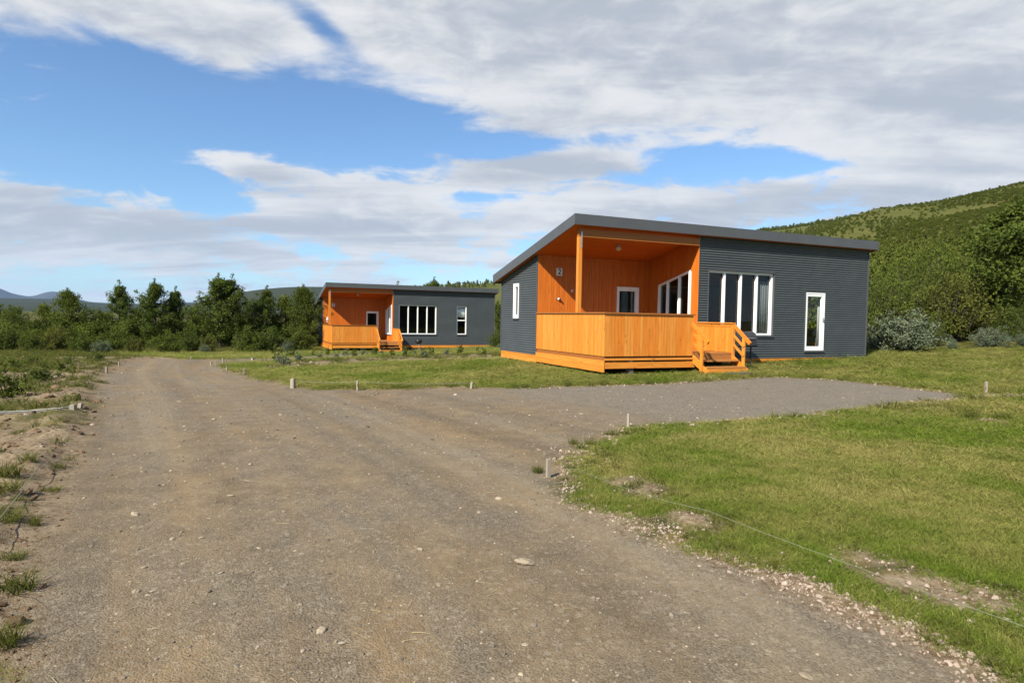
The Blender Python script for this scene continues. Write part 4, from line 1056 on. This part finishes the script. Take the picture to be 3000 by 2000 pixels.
# woods on the slopes
def clump(seed, n, h, wd, leaf, mat):
    rng = np.random.default_rng(seed); k = 14
    C = np.c_[rng.normal(size=(k, 2)) * wd * .24, rng.uniform(.2, .85, k) * h]; C[:, :2] *= (1.25 - C[:, 2:3] / h)
    V, F = leaf_quads(rng, C, np.full(k, wd * .22), n, leaf, .5)
    return mesh_np('wood_clump', V, F, mat)
clumps = [clump(1, 420, 3.0, 2.6, .34, M['leaf_hill']), clump(2, 420, 3.6, 2.4, .34, M['leaf_hill']), clump(3, 380, 2.4, 2.8, .32, M['leaf_hill']), clump(4, 380, 3.2, 2.2, .32, M['leaf_mid'])]
fine_clumps = [clump(11 + i, 1500, 3.0, 2.8, .15, M[k_]) for i, k_ in enumerate(('leaf_dark', 'leaf_mid', 'leaf_hill', 'leaf_dark'))]
def hill_points(Hh, n, f0, f1, keep, seed):
    azs, crest, fr, Z = Hh; rng = np.random.default_rng(seed)
    u = rng.uniform(azs[0], azs[-1], n); f = np.sqrt(rng.uniform(f0 * f0, f1 * f1, n))
    ai = (u - azs[0]) / (azs[-1] - azs[0]) * (len(azs) - 1); fi = (f - fr[0]) / (fr[-1] - fr[0]) * (len(fr) - 1)
    i0 = np.clip(ai.astype(int), 0, len(azs) - 2); j0 = np.clip(fi.astype(int), 0, len(fr) - 2); da = ai - i0; dj = fi - j0
    z = (Z[j0, i0] * (1 - da) + Z[j0, i0 + 1] * da) * (1 - dj) + (Z[j0 + 1, i0] * (1 - da) + Z[j0 + 1, i0 + 1] * da) * dj
    cr = np.interp(u, azs, crest); x = np.sin(u) * cr * f; y = np.cos(u) * cr * f
    m = keep(u, f, x, y, rng)
    return np.c_[x, y, z - .15][m], u[m], f[m]
def pix_az(px): d = ray(px, 800); return math.atan2(d[0], d[1])
def keep1(u, f, x, y, rng):
    # open heath high on the near edge, woods elsewhere
    open_ = sstep(u, pix_az(2330), pix_az(2420)) * (1 - sstep(u - (f - .75) * .35, pix_az(2560), pix_az(2800))) * sstep(f, .45, .62)
    dn = sstep(fbm(x / 22, y / 22, 4, 4), .22, .46) * (1 - open_ * .80)
    return (rng.random(len(u)) < dn) & (u < pix_az(3500))
P1, u1, f1 = hill_points(H1, 42000, .17, 1.03, keep1, 5)
P2, u2, f2 = hill_points(H2, 9000, .72, 1.05, lambda u, f, x, y, rng: (rng.random(len(u)) < sstep(fbm(x / 40, y / 40, 4, 14), .34, .50) * (.25 + .75 * sstep(u, pix_az(1500), pix_az(2100)))), 6)
for nm, P_, lab in (('hillside_wood', P1, 'birch and willow scrub covering the near slope'), ('hillside_wood', P2, 'woodland along the crest of the farther hillside')):
    n_ = len(P_); s_ = R.uniform(.45, 1.0, n_) * ((1.0 - .50 * sstep(f1, .30, .7)) if P_ is P1 else 1.1)
    scatter(nm, P_, np.c_[R.normal(0, .05, n_), R.normal(0, .05, n_), R.uniform(0, 6.28, n_)], np.c_[s_, s_, s_ * R.uniform(.8, 1.3, n_) * ((1 - .4 * sstep(f1, .35, .7)) if P_ is P1 else 1.0)], clumps, R.integers(0, 4, n_), lab)
# low wood behind the tree belt and between the hill foot and the cabins
def belt(n, a0, a1, r0, r1, seed):
    rng = np.random.default_rng(seed); u = rng.uniform(a0, a1, n); r = rng.uniform(r0, r1, n); x, y = r * np.sin(u), r * np.cos(u); return np.c_[x, y, land(x, y) - .1]
PB = np.r_[belt(520, pix_az(-500), pix_az(960), 46, 75, 3), belt(500, pix_az(2480), pix_az(3500), 36, 62, 4), belt(260, pix_az(900), pix_az(2500), 58, 85, 7)]
s_ = R.uniform(.36, .70, len(PB))
scatter('scrub_wood', PB, np.c_[np.zeros(len(PB)), np.zeros(len(PB)), R.uniform(0, 6.28, len(PB))], np.c_[s_, s_, s_ * R.uniform(.8, 1.1, len(PB))], fine_clumps, R.integers(0, 4, len(PB)), 'low mixed scrub filling the belt behind the trees')

# grass
def tuft(seed, nb, rad, h, wdt, mat, lean=.35):
    rng = np.random.default_rng(seed); V = []; F = []
    for i in range(nb):
        a_ = rng.uniform(0, 6.28); r_ = rad * math.sqrt(rng.random()); b = np.array([r_ * math.cos(a_), r_ * math.sin(a_), -.012])
        ln = h * rng.uniform(.55, 1.15); d2 = rng.normal(size=2) * lean; p1 = b + np.array([d2[0] * ln * .35, d2[1] * ln * .35, ln * .58]); p2 = b + np.array([d2[0] * ln, d2[1] * ln, ln * .95])
        t = rng.uniform(0, 6.28); sx = np.array([math.cos(t), math.sin(t), 0]) * wdt * .5 * rng.uniform(.7, 1.3)
        k = len(V); V += [b - sx, b + sx, p1 + sx * .8, p1 - sx * .8, p2]; F += [(k, k + 1, k + 2), (k, k + 2, k + 3), (k + 3, k + 2, k + 4)]
    return mesh_np('tuft', np.array(V), np.array(F), mat)
tufts = [tuft(i, 26, .055, .052, .0032, M['grass'], .6) for i in (1, 2, 3)]
tall_tufts = [tuft(i, 30, .05, .14, .005, M['grass_wild'], .45) for i in (5, 6, 7)]
def polar(n, r0, r1, a0, a1, seed):
    rng = np.random.default_rng(seed); r = np.exp(rng.uniform(math.log(r0), math.log(r1), n)); u = rng.uniform(a0, a1, n); return r * np.sin(u), r * np.cos(u), r
x, y, r = polar(210000, 2.2, 48, -.78, .80, 8)
z, rd, lw = ground_z(x, y)
hx_, hy_ = x - HX, y - HY; hX = math.cos(HYAW) * hx_ + math.sin(HYAW) * hy_; hY = -math.sin(HYAW) * hx_ + math.cos(HYAW) * hy_
inside = (hX > -.05) & (hX < XW + .1) & (hY > -.0) & (hY < L_ + .1) & ~((hX > XP + .3) & (hY < YF - .02))
gx_, gy_ = x - GX, y - GY; gX = math.cos(GYAW) * gx_ + math.sin(GYAW) * gy_; gY = -math.sin(GYAW) * gx_ + math.cos(GYAW) * gy_
inside |= (gX > -.05) & (gX < XW + .1) & (gY > 0) & (gY < L_) & ~((gX > XP + .3) & (gY < YF - .02))
m = (lw + R.normal(0, .09, len(x)) > 0.02) & ~inside
x, y, z, r = x[m], y[m], z[m], r[m]; n_ = len(x)
sw = np.clip(r / 5.0, 1.0, 5.0) * R.uniform(.8, 1.3, n_); sh = R.uniform(.5, 1.05, n_) * (0.35 + .75 * fbm(x * .9, y * .9, 3, 71)) * np.clip(1.15 - (r - 5) / 30, .55, 1.15)
scatter('grass', np.c_[x, y, z], np.c_[R.normal(0, .15, n_), R.normal(0, .15, n_), R.uniform(0, 6.28, n_)], np.c_[sw, sw, sh], tufts, R.integers(0, 3, n_), 'short mown grass blades of the lawns')
x, y, r = polar(42000, 2.6, 46, -.80, .80, 18)
z, rd, lw = ground_z(x, y)
wl = np.maximum(sstep(-rd + (fbm(x * .55, y * .55, 4, 61) - .5) * 9, 1.3, 3.6) * sstep(r, 4, 13), sstep(fbm(x * .9, y * .9, 4, 66), .60, .68) * .8)
wl = wl * (1 - bedmask(x, y))
edge = sstep(.35 - np.abs(lw + .05), 0, .3) * (fbm(x * 2.5, y * 2.5, 3, 90) > .5) * (x > 0)
m = ((rd < -.12) & (lw < 0.0) & (R.random(len(x)) < np.maximum(wl, .10 + .5 * sstep(fbm(x * 1.6, y * 1.6, 4, 93), .50, .62)) * (.10 + .62 * sstep(r, 8, 22))) & (x < 0)) | ((rd < -.05) & (lw < .25) & (R.random(len(x)) < edge * .30))
x, y, z, r = x[m], y[m], z[m], r[m]; n_ = len(x)
sw = np.clip(r / 6, .8, 3.5) * R.uniform(.7, 1.3, n_); sh = R.uniform(.25, 1.0, n_) * np.clip(r / 9, .5, 1.5)
scatter('verge_grass', np.c_[x, y, z], np.c_[R.normal(0, .15, n_), R.normal(0, .15, n_), R.uniform(0, 6.28, n_)], np.c_[sw, sw, sh], tall_tufts, R.integers(0, 3, n_), 'rank tufts of grass along the verges')

# ------------------------------------------------------------------ loose stones, rubble, straw
def pebble(seed, mat, sub=1):
    import bmesh
    rng = np.random.default_rng(seed); bm = bmesh.new(); bmesh.ops.create_icosphere(bm, subdivisions=sub, radius=.5)
    ax = rng.uniform(.75, 1.15, 3) * np.array([1.1, .85, .55])
    for v in bm.verts:
        k = rng.uniform(.82, 1.14); v.co = Vector((v.co.x * ax[0] * k, v.co.y * ax[1] * k, v.co.z * ax[2] * k))
    me = bpy.data.meshes.new('stone'); bm.to_mesh(me); bm.free(); me.materials.append(mat); return me
ST = [pebble(i, M['stone'], 2) for i in range(4)]
SMALL = [pebble(20 + i, M['chip'], 1) for i in range(3)] + [pebble(30, M['stone'], 1)]
RUB = [pebble(40 + i, M['rubble'], 1) for i in range(3)] + [pebble(44, M['clod'], 1)]
CLOD = [pebble(50 + i, M['clod'], 2) for i in range(3)] + [pebble(54, M['rubble'], 1)]
c7 = [(1145, 487, 44), (1060, 553, 30), (620, 638, 42), (715, 593, 24), (790, 748, 26), (1190, 793, 22), (1228, 865, 20), (1245, 895, 26), (1357, 805, 16), (1385, 822, 24), (1930, 800, 34), (625, 990, 46), (703, 990, 26), (680, 1010, 20),
      (1475, 1178, 58), (1390, 1270, 34), (1575, 1232, 40), (810, 1255, 26), (780, 1100, 22), (880, 1045, 16), (1015, 908, 22), (660, 878, 26), (840, 868, 22), (1700, 455, 24), (1655, 322, 14), (2115, 608, 14), (2200, 625, 22), (2293, 568, 40),
      (2015, 958, 32), (2060, 1115, 18), (1185, 1250, 20), (1150, 408, 26), (1040, 403, 10), (960, 655, 18), (925, 745, 24), (2305, 815, 16), (1640, 798, 14), (1090, 425, 10)]
c6 = [(60, 858, 100), (395, 1025, 22), (205, 1055, 24), (60, 1240, 30), (1350, 1385, 60), (325, 890, 24), (80, 1180, 14), (590, 850, 14)]
stones = [(x_ / 1.568, 1100 + y_ / 1.568, s_ / 1.568) for x_, y_, s_ in c7] + [(1500 + x_ / 1.568, 1100 + y_ / 1.568, s_ / 1.568) for x_, y_, s_ in c6]
for i, (px, py, sz) in enumerate(stones):
    x_, y_ = on_ground(px, py); D = math.hypot(x_, y_); d_ = sz / F_PX * D * 1.05
    zz_ = float(ground_z(np.array([x_]), np.array([y_]))[0][0])
    o = obj('stone', ST[i % 4], loc=(x_, y_, zz_ + d_ * .06), rot=(_prng.uniform(-.2, .2), _prng.uniform(-.2, .2), _prng.uniform(0, 6.28)), label=('broad flat pale stone sunk level with the gravel track' if sz > 35 else 'pale brown stone half sunk in the gravel track' if sz > 13 else 'pebble sized stone lying loose on the gravel track'), cat='stone', group='stones on the gravel track')
    o.scale = (d_, d_ * .9, d_ * .62)
for px, py, sz, lab in ((1500 + 610 / 1.568, 1100 + 708 / 1.568, 17, 'white angular stone on the track edge below the taut cord'), (1500 + 540 / 1.568, 1100 + 608 / 1.568, 17, 'white stone in the rubble strip along the lawn edge'), (1500 + 1970 / 1.568, 1100 + 1230 / 1.568, 22, 'white stone in the grass strip beside the track'), (75 / 1.568, 1100 + 1150 / 1.568, 36, 'reddish brown clod at the foot of the verge bank')):
    x_, y_ = on_ground(px, py); d_ = sz / F_PX * math.hypot(x_, y_) * 1.1; zz_ = float(ground_z(np.array([x_]), np.array([y_]))[0][0])
    o = obj('stone', RUB[0] if 'white' in lab else CLOD[0], loc=(x_, y_, zz_ + d_ * .2), rot=(.2, .1, 1.0), label=lab, cat='stone'); o.scale = (d_, d_, d_)
x, y, r = polar(26000, 2.0, 26, -.75, .75, 28)
z, rd, lw = ground_z(x, y); m = (rd > -.05) & (R.random(len(x)) < .25 + .75 * sstep(fbm(x * .6, y * .6, 4, 33), .38, .58)); x, y, z, r = x[m], y[m], z[m], r[m]; n_ = len(x)
s_ = np.clip(np.exp(R.normal(math.log(.011), .50, n_)), .004, .045) * np.clip(r / 5, .9, 2.2)
scatter('gravel', np.c_[x, y, z], np.c_[R.normal(0, .3, n_), R.normal(0, .3, n_), R.uniform(0, 6.28, n_)], np.c_[s_, s_, s_], SMALL, R.choice(4, n_, p=[.27, .27, .27, .19]), 'loose gravel chippings on the track')
# pale rubble along the lawn edge
x, y, r = polar(120000, 2.6, 20, -.1, .78, 38)
z, rd, lw = ground_z(x, y); band = np.exp(-((rd + .14) / .19) ** 2) * sstep(fbm(x * 1.1, y * 1.1, 3, 88), .22, .45) * (x > .2)
barep = ((rd < -.2) & (lw < .02)) * .35 * (x > .2)
m = R.random(len(x)) < np.maximum(band * .9, barep * .6); x, y, z, r = x[m], y[m], z[m], r[m]; n_ = len(x)
s_ = np.clip(np.exp(R.normal(math.log(.013), .55, n_)), .005, .055) * np.clip(r / 6, .8, 1.8)
scatter('rubble', np.c_[x, y, z + .002], np.c_[R.normal(0, .6, n_), R.normal(0, .6, n_), R.uniform(0, 6.28, n_)], np.c_[s_, s_, s_], RUB, R.choice(4, n_, p=[.27, .27, .22, .24]), 'pale crumbly rubble along the lawn edge')
# clods on the verge
x, y, r = polar(26000, 2.6, 34, -.80, -.2, 48)
z, rd, lw = ground_z(x, y); m = (rd < .05) & (lw < 0) & (R.random(len(x)) < .12 + .35 * (fbm(x * 1.4, y * 1.4, 3, 99) > .5)) & (x < -1.2); x, y, z, r = x[m], y[m], z[m], r[m]; n_ = len(x)
s_ = np.clip(np.exp(R.normal(math.log(.020), .6, n_)), .006, .10) * np.clip(r / 6, .8, 2.2)
scatter('clods', np.c_[x, y, z], np.c_[R.normal(0, .5, n_), R.normal(0, .5, n_), R.uniform(0, 6.28, n_)], np.c_[s_, s_, s_ * .8], CLOD, R.choice(4, n_, p=[.33, .33, .2, .14]), 'crumbled reddish earth clods on the verge')
# straw blown over the track
x, y, r = polar(260, 2.1, 11, -.75, .75, 58)
z, rd, lw = ground_z(x, y); m = (rd > -.3) & (R.random(len(x)) < .35 + .65 * (x < 0)); x, y, z = x[m], y[m], z[m]; sv = []; sf = MB()
for xx, yy, z1 in zip(x, y, z):
    a_ = R.uniform(0, 6.28); l_ = R.uniform(.02, .10); k_ = R.normal(0, .03)
    p = [(xx, yy, z1 + .008), (xx + math.cos(a_) * l_ * .5, yy + math.sin(a_) * l_ * .5, z1 + .010), (xx + math.cos(a_ + k_) * l_, yy + math.sin(a_ + k_) * l_, z1 + .007)]
    sf.tube(p, .0011, 3)
sf.build('straw', M['straw'], kind='stuff', label='dry straw blown over the track')

# ------------------------------------------------------------------ planted saplings, weeds, tufts
BEDP = [(854, 1044, 0), (875, 1058, 1), (917, 1042, 0), (936, 1053, 1), (959, 1039, 0), (986, 1051, 1), (1014, 1043, 1), (1039, 1047, 0), (1064, 1039, 1), (1097, 1042, 0), (1116, 1040, 1), (1150, 1044, 0), (1215, 1040, 1), (1263, 1041, 0), (1309, 1041, 1), (1347, 1037, 0), (1399, 1034, 0), (1418, 1040, 0), (817, 1064, 1), (835, 1070, 1), (806, 1056, 2), (1190, 1045, 0), (1240, 1048, 1)]
for px, py, k in BEDP:
    x_, y_ = on_ground(px, py)
    lab = ['dark green sapling planted in the bed before the far cabin', 'small silvery willow planted in the bed before the far cabin', 'slender yellowish sapling at the corner of the planting bed'][k]
    plant('sapling%d' % k, x_, y_, _prng.uniform(.30, .52) if k < 2 else .85, _prng.uniform(.9, 1.3), name='plant', label=lab, cat='sapling', group='saplings in the planting bed')
WEED = [(22, 1168, .62), (128, 1118, .5), (182, 1090, .42), (200, 1068, .4), (95, 1072, .45), (290, 1056, .45), (35, 1080, .45), (-25, 1110, .6)]
for i, (px, py, h_) in enumerate(WEED):
    x_, y_ = on_ground(px, py)
    plant('weed%d' % (i % 2), x_, y_, h_, _prng.uniform(1, 1.4), name='plant', label='leafy seedling shrub growing on the earthy verge', cat='plant', group='seedling shrubs on the verge')
TU = [(85, 1385, 1.2, .13), (50, 1735, 1.5, .11), (40, 1640, 1.1, .06), (100, 1545, .6, .09), (20, 1545, 1.8, .09), (10, 1470, 2.0, .10), (150, 1440, 1.1, .05), (215, 1118, 2.2, .2), (1575, 1385, .9, .09), (1680, 1300, .9, .1), (12, 1900, 1.2, .12), (25, 1420, 1.6, .16)]
big_tuft = [tuft(80 + i, 120, .07, .2, .005, M['grass_wild'], .45) for i in range(3)]
for i, (px, py, w_, h_) in enumerate(TU):
    x_, y_ = on_ground(px, py); zz_ = float(ground_z(np.array([x_]), np.array([y_]))[0][0])
    o = obj('grass_tuft', big_tuft[i % 3], loc=(x_, y_, zz_), rot=(0, 0, i * 1.3), label={8: 'small grass tuft at the foot of the square grey stake', 9: 'grass tuft where the driveway rounds the lawn corner', 7: 'broad grass tuft on the bare earth beyond the roped stake', 0: 'dark bushy grass tuft alone on bare verge earth'}.get(i, 'bushy tuft of green grass on the earthy track verge'), cat='grass tuft', group='grass tufts at the track edge'); o.scale = (w_ * .8, w_ * .8, h_ / .2)

# ------------------------------------------------------------------ stakes and cords
def stake(px, top, base, wd, lab, tilt=(0, 0)):
    x_, y_ = on_ground(px, base); g_ = gz(x_, y_); h_ = max(.12, height_at(px, top, y_) - g_)
    m_ = MB(); w2 = wd / 2
    m_.poly([(-w2, -w2, -.12), (w2, -w2, -.12), (w2, w2, -.12), (-w2, w2, -.12), (-w2, -w2, h_ - .012), (w2 * .9, -w2, h_), (w2, w2, h_ - .006), (-w2, w2 * .9, h_)], [(0, 3, 2, 1), (4, 5, 6, 7), (0, 1, 5, 4), (1, 2, 6, 5), (2, 3, 7, 6), (3, 0, 4, 7)])
    o = m_.build('stake', M['stake'], None, loc=(x_, y_, g_), rot=(tilt[0], tilt[1], _prng.uniform(-.5, .5)), label=lab, cat='stake', group='wooden marker stakes')
    return Vector((x_, y_, g_ + h_))
S1 = stake(1606, 1343, 1398, .036, 'square grey stake at the tip of the lawn in the fork')
S2 = stake(1840, 1211, 1252, .034, 'grey stake beside the driveway edge of the lawn')
S3 = stake(2888, 1117, 1152, .040, 'pale stake at the end of the driveway')
S4 = stake(858, 1108, 1137, .085, 'thick pale stake at the corner of the lawn before the far cabin')
S5 = stake(1047, 1114, 1143, .036, 'thin stake in the middle of the corded lawn edge')
S6 = stake(1381, 1119, 1138, .055, 'dark leaning stake at the end of the cord by the near porch', (.1, .15))
S7 = stake(714, 1079, 1098, .06, 'pale stake on the lawn edge toward the far driveway')
stake(665, 1074, 1085, .05, 'short stake next along the lawn edge')
stake(632, 1058, 1072, .05, 'one of two close stakes at the mouth of the far driveway')
stake(619, 1059, 1069, .05, 'outer of two close stakes at the mouth of the far driveway')
S8 = stake(652, 1048, 1066, .035, 'thin tall stake across the far driveway mouth')
S9 = stake(741, 1047, 1056, .10, 'stubby pale stake on the far driveway edge')
S10 = stake(214, 1184, 1214, .075, 'weathered stake tied with white rope on the verge')
stake(233, 1180, 1205, .055, 'leaning grey stake behind the roped stake on the verge', (-.05, .12))
S11 = stake(312, 1074, 1094, .05, 'stake with pale top where the verge meets the track')
stake(349, 1059, 1072, .035, 'thin stake at the far end of the verge')
stake(560, 1044, 1052, .05, 'low stake on the far lawn beyond the track end')
def cord(pts, rad, mat, lab, name='cord'):
    MB().tube(pts, rad, 5).build(name, mat, None, smooth=True, label=lab, cat='cord' if name == 'cord' else 'rope')
def sag(a, b, s_, n=8): return [tuple(a.lerp(b, t / n) - Vector((0, 0, s_ * 4 * (t / n) * (1 - t / n)))) for t in range(n + 1)]
cp_ = [(S1.x + .03, S1.y, S1.z - .10)]
for px, py in [(1691, 1396), (1819, 1450), (1950, 1494), (2074, 1535), (2230, 1594), (2393, 1652), (2520, 1700), (2648, 1750), (2830, 1816), (3000, 1880), (3250, 1972)]:
    x_, y_ = on_ground(px, py); cp_.append((x_, y_, float(ground_z(np.array([x_]), np.array([y_]))[0][0]) + .075))
cord(cp_, .0016, M['cord'], 'pale green cord stretched low along the foreground lawn edge')
cord(sag(S4 - Vector((0, 0, .05)), S5 - Vector((0, 0, .03)), .03) + sag(S5 - Vector((0, 0, .03)), S6 - Vector((0, 0, .02)), .03)[1:], .0045, M['cord'], 'cord tied between the stakes of the lawn before the near porch')
xe, ye_ = on_ground(-160, 1240)
Eo = Vector((xe, ye_, gz(xe, ye_) + .18))
cord(sag(S10 - Vector((0, 0, .03)), Eo, .05), .008, M['rope'], 'thick white rope tied to the weathered stake on the verge', 'rope')
cord(sag(S10 - Vector((0, 0, .06)), Eo - Vector((0, 0, .05)), .03), .006, M['rope'], 'lower white rope running beside the thick one on the verge', 'rope')
m_ = stake(-160, 1205, 1242, .07, 'stake at the outer end of the white ropes')
vp = [on_ground(*q) for q in [(121, 1393), (60, 1480), (0, 1570), (-60, 1660)]]
cord([(a_, b_, float(ground_z(np.array([a_]), np.array([b_]))[0][0]) + .06) for a_, b_ in vp], .003, M['cord'], 'thin slack cord lying along the near verge')
cord(sag(S8 - Vector((0, 0, .03)), S9, .02), .006, M['cord'], 'cord marking the edge of the far driveway')

# ------------------------------------------------------------------ things at the cabins
def hw(w_, X, Y, Z):
    x_, y_ = toworld(w_, X, Y); return (x_, y_, (HZ if w_ == 'h' else GZ) + Z)
def at_house(w_, X, Y, Z, name, **kw): return empty(name, hw(w_, X, Y, Z), HYAW if w_ == 'h' else GYAW, **kw)
def number(w_, X, Z, txt, lab):
    e = at_house(w_, X, YB - .002, Z, 'number_sign', label=lab, cat='sign')
    MB().box(-.105, .105, -.012, 0, -.12, .12).build('plate', M['sign'], e)
    cu = bpy.data.curves.new('digit', 'FONT'); cu.body = txt; cu.size = .25; cu.align_x = 'CENTER'; cu.align_y = 'CENTER'; cu.extrude = .002; cu.offset = .006
    t_ = bpy.data.objects.new('digit_tmp', cu); COL.objects.link(t_); bpy.context.view_layer.update()
    me = bpy.data.meshes.new_from_object(t_.evaluated_get(bpy.context.evaluated_depsgraph_get())); bpy.data.objects.remove(t_)
    me.materials.clear(); me.materials.append(M['black'])
    obj('digit', me, e, loc=(0, -.0155, 0), rot=(math.pi / 2, 0, 0))
number('h', .785, 2.68, '2', 'white plate with black 2 on the near porch wall')
number('g', .705, 2.665, '1', 'small white number plate on the far porch wall')
for w_, lab in (('h', 'round opal lamp under the near porch ceiling'), ('g', 'round opal lamp under the far porch ceiling')):
    e = at_house(w_, 2.13, 2.75, zs(2.75), 'porch_lamp', label=lab, cat='lamp', group='porch ceiling lamps')
    MB().lathe([(.055, 0.008), (.058, -.03), (.045, -.05)], n=16).build('lamp_base', M['galv'], e)
    MB().lathe([(.046, -.05), (.075, -.075), (.088, -.115), (.078, -.155), (.045, -.182), (.012, -.19)], n=20).build('lamp_shade', M['opal'], e, smooth=True)
e = at_house('h', .77, YB - .0, 1.80, 'line_reel', label='small white line reel on the sunny porch wall', cat='reel')
MB().lathe([(.0, -.06), (.03, -.055), (.042, -.04), (.042, -.02), (.035, 0.0)], n=16, axis=1).build('drum', M['sign'], e, smooth=True)
MB().box(-.13, .02, -.045, -.03, .03, .042).build('arm', M['galv'], e)
MB().box(.03, .05, -.09, -.03, -.03, .03).build('crank', M['black'], e)
e = at_house('h', 1.26, YB, 2.08, 'wall_hook', label='small pale hook on the shaded porch wall beside the post', cat='hook')
MB().box(-.03, .03, -.01, 0, -.04, .04).tube([(0, -.01, .0), (0, -.07, .0), (0, -.09, .03)], .012, 6).build('hook', M['sign'], e)
e = at_house('h', 4.08, YB, 1.40, 'wall_socket', label='small black socket beside the porch door', cat='socket')
MB().box(-.035, .035, -.045, 0, -.05, .05).build('housing', M['black'], e)
MB().box(-.03, .03, -.058, -.0455, -.01, .045).build('lid', M['charcoal'], e)
e = at_house('g', .31, YB, 1.64, 'line_reel', label='white oval line reel on the far porch wall', cat='reel')
MB().lathe([(.0, -.09), (.05, -.085), (.075, -.05), (.075, -.02), (.06, 0)], n=16, axis=1).build('drum', M['sign'], e, smooth=True)
MB().box(-.04, .04, -.03, -.002, -.20, .20).build('backplate', M['sign'], e)
# gas grill beside the near stairs
X_, Y_ = 5.60, 1.02; g_ = gz(*toworld('h', X_, Y_)) - HZ
e = at_house('h', X_, Y_, g_, 'gas_grill', label='black covered grill on a pedestal beside the near porch stairs', cat='grill')
MB().lathe([(.19, 0), (.20, .02), (.17, .045), (.06, .06), (.03, .07)], c=(.36, 0, 0), n=22).build('base', M['black'], e)
MB().tube([(.36, 0, .05), (.36, 0, .61)], .028, 10).build('column', M['black'], e)
MB().prism([(-.24, .60), (.24, .60), (.27, .66), (.27, .72), (-.27, .72), (-.27, .66)], 0, -.36, .36).build('firebox', M['charcoal'], e)
lidp = [(-.27, .725)] + [(-.27 * math.cos(t * math.pi / 10), .76 + .32 * math.sin(t * math.pi / 10)) for t in range(0, 11)] + [(.27, .725)]
lid = MB().prism(lidp, 0, -.37, .37).build('lid', M['charcoal'], e)
MB().tube([(-.22, -.25, .87), (-.22, -.30, .87), (.22, -.30, .87), (.22, -.25, .87)], .012, 8).build('handle', M['galv'], lid)
MB().box(.375, .74, -.20, .20, .64, .665).build('side_shelf', M['charcoal'], e)
MB().tube([(-.30, 0, .03), (-.30, 0, .61)], .022, 8).build('column', M['black'], e)
MB().box(-.36, .14, -.10, .10, .0, .035).build('foot_bar', M['black'], e)
# kettle grill at the far cabin
X_, Y_ = 5.86, .72; g_ = gz(*toworld('g', X_, Y_)) - GZ
e = at_house('g', X_, Y_, g_, 'kettle_grill', label='small round black kettle grill in front of the far cabin', cat='grill')
MB().lathe([(.03, .40), (.15, .43), (.22, .50), (.245, .58), (.245, .60)], n=22).build('bowl', M['black'], e, smooth=True)
MB().lathe([(.248, .603), (.22, .68), (.14, .73), (.02, .75)], n=22).build('lid', M['black'], e, smooth=True)
for k_ in range(3):
    a_ = k_ * 2.094 + .4
    MB().tube([(.14 * math.cos(a_), .14 * math.sin(a_), .45), (.26 * math.cos(a_), .26 * math.sin(a_), -.02)], .011, 6).build('leg', M['galv'], e)
# slab at the foot of the near stairs
X_, Y_ = 3.62, -1.0
sx_, sy_ = toworld('h', X_, Y_)
MB().box(-.34, .34, -.17, .17, -.05, .058).build('paving_slab', M['concrete'], None, loc=(sx_, sy_, gz(sx_, sy_)), rot=(0, 0, HYAW), label='grey concrete slab in the grass before the near stairs', cat='paving slab')
# curtains, bed and pillow behind the glass
def curtain(w_, x0, x1, z0, z1, y, mat, lab):
    n_ = 40; V = []; Fq = []
    for i in range(n_ + 1):
        s_ = x0 + (x1 - x0) * i / n_; d_ = .022 * math.sin(i * 1.25) + .006 * math.sin(i * 2.9)
        V += [(s_, y + d_, z0), (s_, y + d_ * .8, z1)]
    for i in range(n_): Fq.append((2 * i, 2 * i + 2, 2 * i + 3, 2 * i + 1))
    o = obj('curtain', mesh_from('curtain', V, Fq, mat, True), None, loc=((HX, HY, HZ) if w_ == 'h' else (GX, GY, GZ)), rot=(0, 0, HYAW if w_ == 'h' else GYAW), label=lab, cat='curtain')
    o.modifiers.new('thickness', 'SOLIDIFY').thickness = .003
curtain('h', 6.84, 7.62, .76, 2.50, YF + .20, M['cloth'], 'grey curtain in the last pane of the near front window')
curtain('h', 9.62, 9.86, .28, 2.02, YF + .20, M['drape'], 'white curtain drawn to the side of the tall narrow window')
curtain('g', 9.0, 9.6, 1.95, 2.70, YF + .22, M['linen'], 'pale blind in the upper pane of the far narrow window')
e = at_house('h', 10.9, 3.0, .242, 'bed', label='low bed seen through the tall narrow window', cat='bed')
MB().box(-.75, .72, -.85, 1.2, 0.0, .22).build('bed_frame', M['ply'], e)
MB().box(-.72, .69, -.82, 1.17, .221, .40).build('mattress', M['cloth'], e)
pl = MB().lathe([(.02, -.16), (.16, -.13), (.21, -.05), (.21, .05), (.16, .13), (.02, .16)], n=20)
pil = pl.build('pillow', M['linen'], None, smooth=True, loc=hw('h', 10.62, 2.62, .242 + .40 + .17), rot=(0.2, .1, .6), label='white pillow propped on the bed inside the tall window', cat='pillow')
pil.scale = (.9, .75, 1.1)

# ------------------------------------------------------------------ the air between here and the mountains
hm, hn = newmat('pale_air')
hv = hn.n('ShaderNodeVolumePrincipled', {'Color': (0.36, 0.60, 1.0, 1), 'Density': 3.2e-5, 'Anisotropy': 0.1})
hn.n('ShaderNodeOutputMaterial', {'Volume': hv})
MB().box(-16000, 16000, -6000, 16000, -4.0, 640).build('haze', hm, kind='stuff', label='thin blue haze over the far hills')
